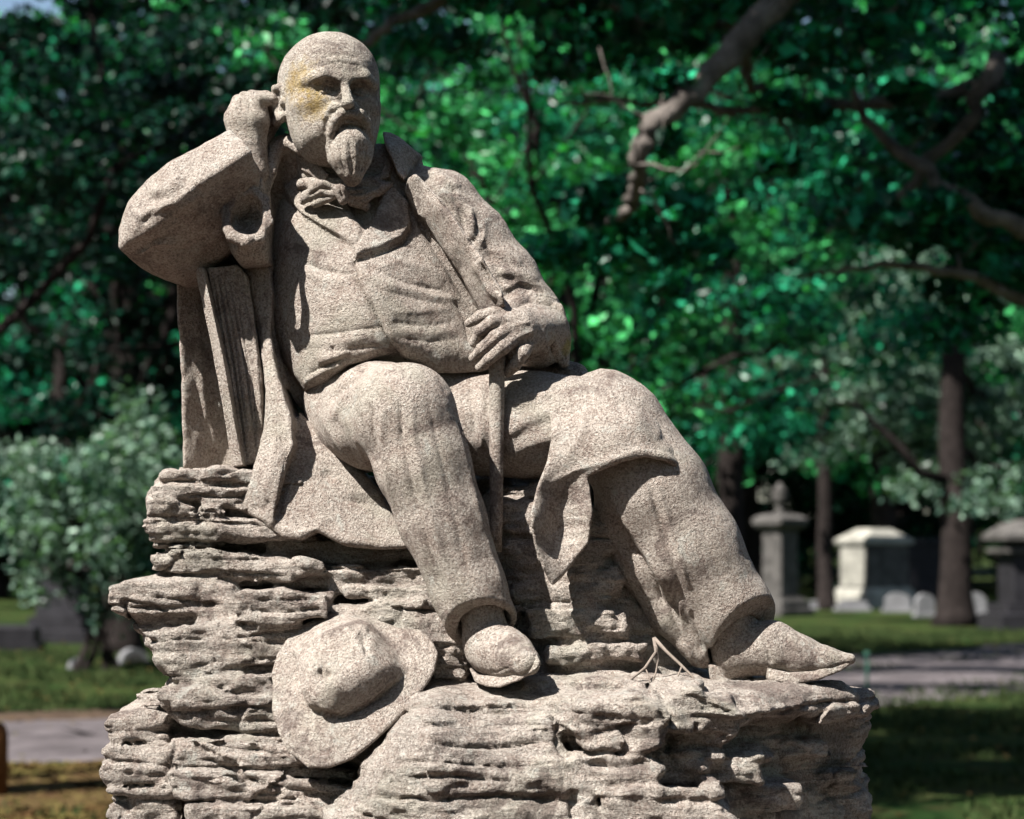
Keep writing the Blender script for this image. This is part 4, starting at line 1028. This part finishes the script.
def leaf_cloud(rs, centres, per, size, flat=0.42):
    """centres: (x, y, z, r). One small bent blade per leaf, scattered through each clump's volume"""
    cs = np.array(centres, float); per = max(4, int(per))
    c = np.repeat(cs, per, 0); n_ = len(c)
    d = rs.randn(n_, 3); d /= np.linalg.norm(d, axis=1)[:, None]
    d *= (rs.rand(n_) ** 0.55)[:, None] * c[:, 3:4] * 0.92; d[:, 2] *= flat
    o = c[:, :3] + d
    nr = rs.randn(n_, 3) * 0.75 + np.array([0, 0, 0.7]); nr /= np.linalg.norm(nr, axis=1)[:, None]
    t = np.cross(nr, rs.randn(n_, 3)); t /= np.linalg.norm(t, axis=1)[:, None]
    b = np.cross(nr, t); s_ = size * 1.12 * (0.5 + 0.95 * rs.rand(n_))[:, None]
    v = np.stack([o - t * s_ * 0.6, o + b * s_ * 0.38 - t * s_ * 0.02 - nr * s_ * 0.1, o + t * s_ * 0.62, o - b * s_ * 0.38 - nr * s_ * 0.1], 1).reshape(-1, 3)
    return v, np.arange(n_ * 4).reshape(-1, 4)
def crown_centres(rs, c, r, n_, cr, hollow=0.35):
    out = []
    while len(out) < n_:
        p = rs.uniform(-1, 1, 3); l = np.linalg.norm(p)
        if l > 1 or l < hollow: continue
        if noise(p[0] * 2.1 + 9, p[1] * 2.1, p[2] * 2.1, n_ % 13) < -0.28: continue
        out.append((c[0] + p[0] * r[0], c[1] + p[1] * r[1], c[2] + p[2] * r[2], cr * rs.uniform(0.6, 1.25)))
    return out
def limb_pts(rs, a, b, r0, r1, k=7, wob=0.12):
    a = np.array(a, float); b = np.array(b, float); L_ = np.linalg.norm(b - a); w = np.zeros(3); out = []
    for i_ in range(k):
        t = i_ / (k - 1)
        if 0 < i_ < k - 1: w = w * 0.6 + rs.randn(3) * wob * L_ / k
        else: w = w * (0 if i_ == 0 else 0.5)
        p = a + (b - a) * t + w + np.array([0, 0, -0.12 * L_ * t * (1 - t)])
        out.append((*p, r0 + (r1 - r0) * t ** 0.8))
    return out
def make_tree(name, seed, loc, h, tr, crown, lm, label, group=None, ncl=60, cr=0.8, per=150, leaf=0.11, bark=None, hollow=0.35, lean=(0, 0), stems=1, nlimb=9, cat='tree', flat=0.42):
    """crown = (dx, dy, z centre, rx, ry, rz) about the tree's foot"""
    rs = np.random.RandomState(seed)
    t = empty(name, loc, 0, label, cat, group)
    cc = np.array(crown[:3], float); r = crown[3:]
    cs = crown_centres(rs, cc, r, ncl, cr, hollow)
    mb = MB()
    for s_ in range(stems):
        top = np.array([lean[0], lean[1], max(h * 0.55, cc[2] - r[2] * 0.25)]) + (rs.randn(3) * [0.5, 0.5, 0.1] if stems > 1 else 0)
        fx = rs.uniform(-0.25, 0.25, 2) if stems > 1 else (0, 0)
        pts = limb_pts(rs, (fx[0], fx[1], -0.05), top, tr, tr * 0.62, 9, 0.05)
        pts[0] = (*pts[0][:3], tr * 1.45); pts.insert(1, (pts[0][0] * 0.9 + pts[1][0] * 0.1, pts[0][1], 0.12 * tr * 6, tr * 1.12))
        mb.tube(pts, 14)
        idx = rs.choice(len(cs), min(nlimb, len(cs)), False)
        for i_ in idx:
            e = np.array(cs[i_][:3]); f_ = rs.uniform(0.5, 1.0); q_ = pts[int(1 + f_ * (len(pts) - 2))]
            lp = limb_pts(rs, q_[:3], e, tr * 0.34, 0.02, 8, 0.3); mb.tube(lp, 7)
            for __ in range(2):
                w = lp[rs.randint(3, 7)]; e2 = np.array(w[:3]) + rs.randn(3) * 0.25 * min(r)
                mb.tube(limb_pts(rs, w[:3], e2, w[3] * 0.6, 0.012, 5, 0.3), 5)
    mb.build('trunk', bark or M_BARK, t, True)
    v, q_ = leaf_cloud(rs, cs, per, leaf, flat)
    v, q_ = drop_leaves(v, loc)
    link_mesh('crown', v, q_, lm, t, False)
    return t
def drop_leaves(v, org):
    w = v.reshape(-1, 4, 3).mean(1) + np.asarray(org, float)
    keep = np.ones(len(w), bool)
    fw = np.array([0.0, CT, ST]); dep = (w - CAMP) @ fw; u_, v_ = project(w[:, 0], w[:, 1], w[:, 2])
    for gx_, gy_, gr_ in GAPS:                                     # small gaps where the blue sky shows
        keep &= ~((np.hypot(u_ - gx_, (v_ - gy_) * 1.2) + 5 * noise(w[:, 0] * 3, w[:, 1] * 3, w[:, 2] * 3, 5) < gr_) & (dep > 2))
    for p_, r_, t0 in HOLES:  # shafts cut through the leaves toward the sun to light chosen spots
        e = w - p_; t_ = e @ SUN; dd = np.linalg.norm(e - t_[:, None] * SUN, axis=1)
        keep &= ~((dd < r_) & (t_ > t0))
    v = v.reshape(-1, 4, 3)[keep].reshape(-1, 3)
    return v, np.arange(len(v)).reshape(-1, 4)
GAPS = [(862, 6, 13), (868, 52, 8), (24, 292, 15), (40, 300, 9), (742, 104, 5), (520, 45, 4), (940, 14, 7)]
HOLES = [(D(640, 150, 13.6), 0.42, 0.3), (D(662, 116, 13.6), 0.36, 0.3), (G(960, 628), 3.6, 2.0), (G(880, 615), 2.6, 2.0), (G(1010, 700), 1.0, 2.0),
         (D(90, 490, 31), 1.5, 1.9), (D(600, 60, 26), 1.7, 2.0), (D(450, 40, 26), 1.0, 2.0), (D(560, 300, 26), 1.3, 2.0), (D(720, 250, 31), 2.0, 2.0), (D(640, 330, 30), 1.5, 2.0), (D(720, 430, 32), 1.5, 2.0), (D(905, 330, 45), 2.6, 2.5), (D(930, 440, 45), 2.0, 2.5), (D(865, 560, 62), 1.6, 1.0), (G(60, 690), 1.6, 1.0), (G(40, 745), 1.4, 1.0), (G(930, 680), 1.2, 1.0)]
def copy_tree(o, loc, rz, sc=1.0, label=None, group=None):
    c_ = o.copy(); C.objects.link(c_); c_.location = loc; c_.rotation_euler = (0, 0, rz); c_.scale = (sc, sc, sc)
    if label: c_['label'] = label
    if group: c_['group'] = group
    for ch in list(o.children):
        k = ch.copy(); C.objects.link(k); k.parent = c_
    return c_
def at(px, dist, z=0.0):
    p = D(px, 545, dist); return (float(p[0]), float(p[1]), z)

if True:
    GT = 'trees of the cemetery'
    # the two trees that frame the picture
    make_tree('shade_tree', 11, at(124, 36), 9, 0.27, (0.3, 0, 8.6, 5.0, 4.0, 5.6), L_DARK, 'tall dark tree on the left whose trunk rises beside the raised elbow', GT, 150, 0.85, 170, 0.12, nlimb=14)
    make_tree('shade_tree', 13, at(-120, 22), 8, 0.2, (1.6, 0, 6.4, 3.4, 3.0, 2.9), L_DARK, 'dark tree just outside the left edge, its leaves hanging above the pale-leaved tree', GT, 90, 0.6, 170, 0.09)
    make_tree('ornamental_tree', 12, at(98, 31), 2.6, 0.05, (0, 0, 2.15, 1.3, 1.2, 1.45), L_PALE, 'small pale-leaved tree with thin stems left of the rock', GT, 75, 0.42, 105, 0.075, flat=0.9, hollow=0.1, stems=4, nlimb=4, bark=M_BARK)
    # big tree at the right whose heavy limb hangs into the picture
    rs = np.random.RandomState(5)
    ot = empty('old_tree', at(1260, 15.5), 0, 'old tree with a heavy crooked limb hanging into the picture at top right', 'tree', GT)
    oo = np.array(at(1260, 15.5))
    def L3(px, py, dist): return D(px, py, dist) - oo
    mb = MB()
    mb.tube([(0, 0, -0.05, 0.62), (0, 0, 0.4, 0.42), (0.05, 0, 2, 0.36), (-0.1, 0, 4.4, 0.33), (-0.1, 0, 7, 0.24), (0.2, 0, 10, 0.1)], 18)
    def br(pts, r0, r1, seg=10, wob=0.02):
        q_ = [L3(*p) for p in pts]; q_ = np.array(q_); t = np.linspace(0, len(q_) - 1, len(q_) * 4)
        p_ = np.stack([np.interp(t, range(len(q_)), q_[:, k]) for k in range(3)], 1)
        for _ in range(3): p_[1:-1] = (p_[:-2] + p_[2:] + 2 * p_[1:-1]) / 4
        p_ += rs.randn(*p_.shape) * wob
        rr = np.linspace(r0, r1, len(p_)) * (1 + 0.12 * rs.randn(len(p_)))
        mb.tube([(*a_, b_) for a_, b_ in zip(p_, rr)], seg)
    br([(1250, -60, 15.5), (1080, -180, 15), (900, -120, 14.3), (800, -20, 14), (745, 35, 13.8), (700, 85, 13.7), (650, 125, 13.6), (636, 152, 13.6), (643, 180, 13.7), (632, 204, 13.9), (622, 216, 14.1), (606, 222, 14.4)], 0.115, 0.022, 12, 0.012)
    br([(1250, 60, 15.5), (1024, 72, 16), (930, 98, 16.2), (820, 108, 16.4), (720, 110, 16.6), (660, 103, 16.8), (560, 98, 17)], 0.075, 0.014)
    br([(1250, 330, 15.5), (1100, 260, 15), (1000, 225, 14.8), (950, 190, 14.8), (880, 140, 15), (850, 90, 15.2), (840, 20, 15.5)], 0.07, 0.02)
    br([(1240, 400, 15.5), (1080, 330, 15.2), (960, 270, 15), (880, 262, 15), (800, 280, 15.4)], 0.055, 0.012)
    br([(800, -60, 16), (740, 30, 16), (700, 16, 16), (650, 22, 16), (600, 0, 16), (560, -20, 16)], 0.05, 0.02)
    br([(745, 35, 13.8), (752, 80, 14.4), (770, 110, 15), (800, 150, 15.6)], 0.04, 0.01)
    br([(930, -60, 15), (880, 30, 15), (815, 60, 15), (800, 100, 15)], 0.05, 0.012)
    br([(520, -40, 15), (430, 8, 15), (395, 24, 15), (362, 40, 15), (340, 60, 15)], 0.05, 0.018)
    br([(1000, 60, 15), (960, 130, 15), (900, 200, 15), (820, 230, 15.5)], 0.07, 0.012)
    ends = []
    for q0 in ((700, 85, 13.7), (650, 125, 13.6), (636, 165, 13.6), (745, 35, 13.8), (660, 110, 13.6), (630, 204, 13.9), (820, 108, 16.4), (720, 110, 16.6), (950, 190, 14.8), (880, 140, 15), (700, 16, 16), (640, 190, 13.7), (960, 270, 15)):
        p0 = L3(*q0)
        for _k in range(1):
            e_ = p0 + np.array([rs.uniform(-0.6, 0.6), rs.uniform(-0.4, 0.4), rs.uniform(-0.3, 0.45)])
            ends.append(e_); lp = limb_pts(rs, p0, e_, 0.012, 0.004, 7, 0.5); mb.tube(lp, 5)
            mb.tube(limb_pts(rs, lp[3][:3], np.array(lp[3][:3]) + rs.randn(3) * 0.2, 0.009, 0.004, 5, 0.5), 4)
    mb.build('trunk', M_BARKP, ot, True)
    shade_at = [D(*p_) for p_ in ((780, 0, 14), (740, 40, 13.8), (715, 66, 13.7), (636, 185, 13.6), (610, 230, 14), (880, 60, 15), (850, 90, 15.2), (900, 160, 15), (950, 190, 14.8), (1000, 225, 14.8), (1060, 300, 15), (980, 275, 15), (880, 262, 15), (830, 270, 15), (720, 110, 16.6), (900, 100, 16), (1000, 76, 16))]
    cs = []
    def put(n_, x0, y0, x1, y1, d0, d1, r0=0.35, r1=0.6):
        for _ in range(n_):
            d_ = rs.uniform(d0, d1); p = L3(rs.uniform(x0, x1), rs.uniform(y0, y1), d_); cs.append((*p, rs.uniform(r0, r1)))
    put(26, 820, -40, 1060, 230, 14.5, 18)
    put(10, 900, 200, 1060, 330, 15, 18)
    put(9, 560, 185, 700, 260, 14, 16, 0.2, 0.4)
    put(16, 380, -60, 620, 70, 14.5, 18, 0.3, 0.5)
    put(12, 560, -60, 820, 40, 15.5, 18)
    put(170, 150, -900, 1300, -110, 11.5, 21, 0.5, 0.9)  # unseen canopy above the frame, added to shade the limbs
    el = L3(650, 140, 13.6)
    cs = [q_ for q_ in cs if min(np.linalg.norm(np.array(q_[:3]) - (el + SUN * t_)) for t_ in np.arange(0, 10, 0.4)) > q_[3] + 0.12]  # clumps cleared from the elbow's sun line so it stays lit
    for e_ in ends: cs += [(*(e_ + rs.randn(3) * 0.12), 0.16)]
    for p_ in shade_at:  # extra leaf clumps placed sunward of the limbs to keep them dark
        for k_ in range(3):
            w = p_ + SUN * (1.9 + 1.5 * k_) - oo + rs.randn(3) * 0.12
            if min(np.linalg.norm(w - (el + SUN * t_)) for t_ in np.arange(0, 10, 0.3)) > 0.62 and not (-60 < project(*(w + oo))[1] + 60 < 800 and project(*(w + oo))[0] < 560): cs.append((*w, 0.55))
    v, q_ = leaf_cloud(rs, cs, 170, 0.09)
    v, q_ = drop_leaves(v, oo)
    link_mesh('crown', v, q_, L_TEAL, ot, False)
    # trees of the middle distance, lit from the left
    ta = make_tree('broadleaf_tree', 21, at(560, 27), 10, 0.2, (0, 0, 6.4, 3.6, 3.2, 4.6), L_LIGHT, 'bright green leafy tree behind the shoulder and the bent arm', GT, 150, 0.7, 170, 0.10, hollow=0.15, nlimb=7)
    make_tree('broadleaf_tree', 22, at(730, 33), 10, 0.22, (0.2, 0, 7.2, 3.4, 3.2, 4.5), L_TEAL, 'teal green leafy tree behind the covered knee', GT, 150, 0.8, 170, 0.11, hollow=0.1, nlimb=5)
    tb = make_tree('broadleaf_tree', 23, at(955, 48), 11, 0.36, (-0.2, 0, 5.0, 4.2, 3.5, 3.0), L_PALE, 'pale-leaved tree with a thick dark trunk right of the pale tomb', GT, 150, 0.85, 170, 0.12, hollow=0.1, nlimb=4)
    make_tree('broadleaf_tree', 24, at(884, 66), 12, 0.42, (0, 0, 8.6, 4.5, 4, 5.4), L_LIGHT, 'tree whose trunk rises straight behind the pale tomb', GT, 150, 1.0, 150, 0.15, hollow=0.1, nlimb=4)
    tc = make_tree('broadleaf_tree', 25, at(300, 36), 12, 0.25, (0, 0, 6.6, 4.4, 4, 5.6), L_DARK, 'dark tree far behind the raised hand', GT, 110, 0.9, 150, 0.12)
    make_tree('broadleaf_tree', 26, at(826, 60), 10, 0.22, (0, 0, 8.4, 3.6, 4, 5.0), L_TEAL, 'slim dark-trunked tree between the urn monument and the pale tomb', GT, 150, 0.9, 150, 0.14, hollow=0.1, nlimb=4)
    # tall canopy over the lawn, above the frame
    make_tree('shade_tree', 31, (-6.5, 9.0, 0), 10, 0.4, (2.6, 1.0, 11.5, 6.0, 4.6, 2.6), L_TEAL, 'high spreading tree outside the picture that shades the lawn', GT, 150, 0.85, 190, 0.13)
    # the wood behind
    fa = make_tree('woodland_tree', 41, at(60, 62), 14, 0.3, (0, 0, 8.0, 5.4, 4.6, 7.2), L_TEAL, 'woodland tree at the far left', 'woodland trees behind the graves', 130, 1.15, 110, 0.19, nlimb=8)
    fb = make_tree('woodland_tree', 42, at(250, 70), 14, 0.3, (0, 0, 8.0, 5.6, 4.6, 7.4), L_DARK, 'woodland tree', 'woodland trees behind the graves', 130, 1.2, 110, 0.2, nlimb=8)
    fc = make_tree('woodland_tree', 43, at(440, 66), 14, 0.3, (0, 0, 8.0, 5.4, 4.6, 7.4), L_LIGHT, 'woodland tree', 'woodland trees behind the graves', 130, 1.15, 110, 0.19, nlimb=8)
    k = 0
    for dist, step in ((72, 150), (88, 120), (108, 105)):
        x = (-150 if dist > 100 else -2200) + (dist * 13) % 70
        while x < (1190 if dist > 100 else 3200):
            src = (fa, fb, fc)[k % 3]; sc_ = dist / 72 * 1.17 * (0.92 + 0.2 * ((k * 37) % 10) / 10)
            copy_tree(src, at(x, dist + (k * 29) % 9), k * 1.7, sc_)
            x += step * (1 if -150 <= x < 1190 else 1.5); k += 1
    # trees added behind the camera to block most of the open sky's light
    for i_, (az, dd, sc_) in enumerate([(20, 15, 1.0), (50, 14, 1.05), (78, 16, 1.1), (105, 15, 1.1), (130, 18, 1.1), (158, 17, 1.1), (185, 17, 1.05), (210, 24, 1.0), (238, 24, 1.0)]):
        # az measured clockwise from the right-hand side of the photo, through the photographer's back
        a_ = R(-az + 15); copy_tree((fa, fb, fc)[i_ % 3], (math.cos(a_) * dd, -1 + math.sin(a_) * dd, 0), i_ * 2.1, sc_)
    for o in list(C.objects):
        if o.name.startswith('woodland_tree'):
            o['label'] = 'one of the dark leafy trees of the wood closing the view behind the graves or added behind the camera to block sky light'
    # undergrowth closing the view under the crowns
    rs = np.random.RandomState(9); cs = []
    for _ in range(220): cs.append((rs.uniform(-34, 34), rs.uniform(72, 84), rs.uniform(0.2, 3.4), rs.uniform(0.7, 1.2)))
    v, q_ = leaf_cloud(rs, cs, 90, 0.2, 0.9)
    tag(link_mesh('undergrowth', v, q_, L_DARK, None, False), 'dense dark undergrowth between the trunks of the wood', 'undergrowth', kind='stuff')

# ---------------------------------------------------------------- graves and monuments
M_PALE = simple('pale_marble', (0.26, 0.25, 0.22), 0.7, 0.3, 3.0, 0.2)
M_GREY = simple('grey_stone', (0.075, 0.070, 0.066), 0.85, 0.45, 3.0, 0.3)
M_DKG = simple('dark_granite', (0.022, 0.021, 0.024), 0.4, 0.25, 4.0, 0.1)
M_WHITE = simple('white_marble', (0.17, 0.168, 0.175), 0.7, 0.15, 4.0, 0.2)
def monument(name, px, dist, label, rz=0.0, group=None, cat='monument'):
    return empty(name, at(px, dist), rz, label, cat, group)
# urn on a square pillar
t = monument('urn_monument', 780, 55, 'grey square grave pillar topped by a stone urn', R(40)); t.scale = (0.9, 0.9, 0.97)
def sqp(name, prof, m, parent, ry=1.0, bev=0.04, x=0, y=0): b = MB(); b.sq(x, y, prof, ry, 0, bev); return b.build(name, m, parent)
sqp('base', [(0, 0.62), (0.16, 0.62), (0.18, 0.54), (0.34, 0.54), (0.36, 0.46), (0.44, 0.44)], M_GREY, t)
sqp('shaft', [(0.44, 0.34), (1.98, 0.33)], M_GREY, t)
sqp('cornice', [(1.98, 0.36), (2.06, 0.46), (2.14, 0.52), (2.26, 0.52), (2.34, 0.40), (2.38, 0.22)], M_GREY, t)
b = MB(); prof = [(2.38, 0.14), (2.44, 0.14), (2.48, 0.07), (2.58, 0.08), (2.70, 0.19), (2.82, 0.22), (2.88, 0.17), (2.90, 0.20), (2.94, 0.20), (3.0, 0.10), (3.08, 0.07), (3.12, 0.02)]
b.rings([[(r_ * math.cos(a_ / 16 * 6.2832), r_ * math.sin(a_ / 16 * 6.2832), z_) for a_ in range(16)] for z_, r_ in prof]); b.build('urn', M_GREY, t, True)
# sarcophagus tomb with a hipped lid
t = monument('tomb', 874, 62, 'pale sarcophagus tomb with a hipped lid', R(40), None, 'tomb')
sqp('plinth', [(0, 1.12), (0.16, 1.12), (0.17, 0.98), (0.34, 0.98), (0.36, 0.92), (0.52, 0.86)], M_PALE, t, 0.62)
sqp('chest', [(0.52, 0.80), (1.62, 0.80)], M_GREY, t, 0.62)
for sx in (-1, 1): sqp('end_panel', [(0.56, 0.30), (1.58, 0.30)], M_PALE, t, 1.35, 0.02, sx * 0.53, 0)
sqp('lid', [(1.62, 0.90), (1.72, 0.92), (1.74, 0.90), (1.98, 0.46), (2.02, 0.40)], M_PALE, t, 0.64)
t = monument('dark_monument', 925, 68, 'low dark granite block monument behind the pale tomb', R(10))
sqp('base', [(0, 0.75), (0.25, 0.75)], M_DKG, t, 0.5); sqp('block', [(0.25, 0.62), (1.62, 0.60)], M_DKG, t, 0.45); sqp('cap', [(1.62, 0.68), (1.72, 0.68), (1.80, 0.5)], M_DKG, t, 0.5)
t = monument('roofed_monument', 1036, 46, 'dark monument under a pale overhanging roof slab at the right edge', R(8))
sqp('base', [(0, 0.95), (0.3, 0.95), (0.32, 0.8), (0.5, 0.8)], M_DKG, t, 0.7); sqp('block', [(0.5, 0.62), (1.42, 0.62)], M_DKG, t, 0.7)
sqp('ledge', [(1.42, 0.66), (1.46, 0.78), (1.54, 0.78)], M_GREY, t, 0.75)
sqp('roof', [(1.66, 0.72), (1.70, 0.86), (1.80, 0.86), (1.84, 0.78), (1.98, 0.6), (2.08, 0.34)], M_GREY, t, 0.8); sqp('neck', [(1.54, 0.5), (1.66, 0.5)], M_DKG, t, 0.7)
# low white markers in front of the tomb
def headstone(px, dist, w, h, rz, label, m=None):
    t_ = empty('headstone', at(px, dist), rz, label, 'headstone', 'low white grave markers on the grass')
    pts = [(-w, 0), (-w, h * 0.55)] + [(-w * math.cos(a_), h * 0.55 + h * 0.45 * math.sin(a_)) for a_ in np.linspace(0.2, math.pi - 0.2, 9)] + [(w, h * 0.55), (w, 0)]
    b_ = MB(); b_.rings([[(x_, -0.07, z_ + 0.08) for x_, z_ in pts], [(x_, 0.07, z_ + 0.08) for x_, z_ in pts]]); b_.build('slab', m or M_WHITE, t_)
    sqp('foot', [(0, w * 1.25), (0.07, w * 1.25), (0.085, w * 1.15)], m or M_WHITE, t_, 0.35, 0.02)
headstone(818, 60, 0.40, 0.16, 0.2, 'low rounded white grave marker nearest the urn pillar')
headstone(852, 59, 0.36, 0.20, 0.1, 'low rounded white grave marker in front of the pale tomb')
headstone(897, 58, 0.30, 0.38, 0.0, 'upright rounded white grave marker at the right foot of the pale tomb')
headstone(924, 54, 0.22, 0.44, 0.3, 'narrow tall white grave marker, just right of the tomb')
headstone(952, 53, 0.24, 0.20, -0.2, 'small low white grave marker at the foot of the thick trunk')
headstone(972, 55, 0.30, 0.46, 0.1, 'white grave marker right of the thick trunk')
# left-hand graves
t = monument('dark_monument', 66, 40, 'dark stepped granite monument under the pale-leaved tree', R(-15))
sqp('base', [(0, 0.60), (0.2, 0.60), (0.22, 0.50), (0.42, 0.50)], M_DKG, t, 0.8); sqp('block', [(0.42, 0.40), (1.15, 0.30)], M_DKG, t, 0.9); sqp('cap', [(1.15, 0.36), (1.22, 0.36), (1.36, 0.12)], M_GREY, t, 0.9)
t = monument('low_tomb', 8, 37, 'low dark grave ledger at the left edge of the picture', R(5), None, 'tomb')
sqp('base', [(0, 0.55), (0.12, 0.55)], M_DKG, t, 0.6); sqp('slab', [(0.12, 0.48), (0.34, 0.48), (0.38, 0.42)], M_DKG, t, 0.6)
def round_stone(px, dist, r_, label):
    t_ = empty('round_marker', at(px, dist), 0.5, label, 'grave marker', 'round-topped small grave markers')
    a_ = np.linspace(0, math.pi, 13); out = [(-r_ * math.cos(x_), r_ * math.sin(x_)) for x_ in a_]
    b_ = MB(); b_.rings([[(x_, -0.09, z_) for x_, z_ in out], [(x_, 0.09, z_) for x_, z_ in out]]); b_.build('slab', M_WHITE, t_)
    inn = [(x_ * 0.68, z_ * 0.68) for x_, z_ in out]
    b_ = MB(); b_.rings([[(x_, -0.10, z_ + 0.005) for x_, z_ in inn], [(x_, -0.088, z_ + 0.005) for x_, z_ in inn]]); b_.build('panel', M_GREY, t_)
round_stone(81, 31.5, 0.14, 'small round-topped pale marker on the grass left of the rock')
round_stone(134, 33, 0.20, 'small pale marker half hidden by the rock')
# brown post at the left edge
M_RUST = simple('rusty_iron', (0.13, 0.055, 0.02), 0.8, 0.4, 9.0, 0.5)
M_GRN = simple('green_iron', (0.02, 0.06, 0.045), 0.6, 0.3, 9.0, 0.2)
p = at(-1, 15.3)
b = MB(); b.rings([[(r_ * math.cos(a_ / 14 * 6.2832), r_ * math.sin(a_ / 14 * 6.2832), z_) for a_ in range(14)] for z_, r_ in ((0, 0.075), (0.40, 0.072), (0.45, 0.062), (0.48, 0.04), (0.49, 0.01))])
o = b.build('bollard', M_RUST, None, True); o.location = p; tag(o, 'short round-topped rusty brown post at the lower left edge', 'post')
p = at(866, 25.5)
b = MB(); b.tube([(0, 0, -0.02, 0.018), (0, 0, 0.24, 0.018), (0.005, 0, 0.44, 0.018)], 8); b.rings([[(r_ * math.cos(a_ / 8 * 6.2832), r_ * math.sin(a_ / 8 * 6.2832), z_) for a_ in range(8)] for z_, r_ in ((0.42, 0.03), (0.44, 0.04), (0.48, 0.03), (0.49, 0.01))])
o = b.build('garden_stake', M_GRN, None, True); o.location = p; tag(o, 'thin dark green iron stake in the grass beyond the right shoe', 'stake')

# ---------------------------------------------------------------- twig and litter on the ledge
M_TWIG = simple('dry_twig', (0.20, 0.165, 0.14), 0.8, 0.2, 60.0, 0.3)
b = MB()
def tw(pts, r0, r1):
    q_ = [P(*p) for p in pts]; rr = np.linspace(r0, r1, len(q_)); b.tube([(*a_, c_ * S) for a_, c_ in zip(q_, rr)], 7)
tw([(654, 638, -112), (656, 652, -118), (645, 668, -128), (630, 680, -138), (614, 693, -150)], 1.9, 0.9)
tw([(654, 638, -112), (666, 651, -118), (682, 666, -128), (692, 676, -134), (698, 685, -140)], 1.9, 0.9)
tw([(656, 645, -116), (658, 660, -118), (656, 672, -124), (652, 684, -130)], 1.1, 0.6)
tw([(682, 666, -128), (678, 676, -132), (672, 685, -138)], 1.0, 0.6)
tw([(645, 668, -128), (650, 678, -130), (648, 688, -138)], 0.8, 0.5)
tw([(612, 672, -120), (616, 680, -130), (619, 688, -140)], 0.9, 0.6); tw([(618, 684, -134), (632, 682, -128), (650, 686, -132), (668, 690, -138)], 0.8, 0.5)
o = b.build('twig', M_TWIG, None, True); tag(o, 'forked bare grey twig lying on the ledge between the shoes', 'twig')
rs = np.random.RandomState(3); b = MB()
M_LIT = simple('dry_leaves', (0.24, 0.11, 0.085), 0.8, 0.4, 80.0, 0.2)
for _ in range(46):
    px_, d_ = rs.uniform(556, 634), rs.uniform(-150, -110)
    p0 = P(px_, 676 + (-d_ - 100) * 0.30 , d_); a_ = rs.uniform(0, 6.28); s_ = rs.uniform(0.003, 0.008)
    t1 = np.array([math.cos(a_), math.sin(a_), rs.uniform(-.4, .4)]) * s_; t2 = np.array([-math.sin(a_), math.cos(a_), rs.uniform(-.4, .4)]) * s_ * 0.6
    b.add([p0 - t1, p0 + t2 + [0, 0, 0.002], p0 + t1, p0 - t2 + [0, 0, 0.002]], [[0, 1, 2, 3]])
tag(b.build('leaf_litter', M_LIT, None), 'scatter of reddish dry leaf bits on the ledge by the near shoe', 'leaf litter', kind='stuff')
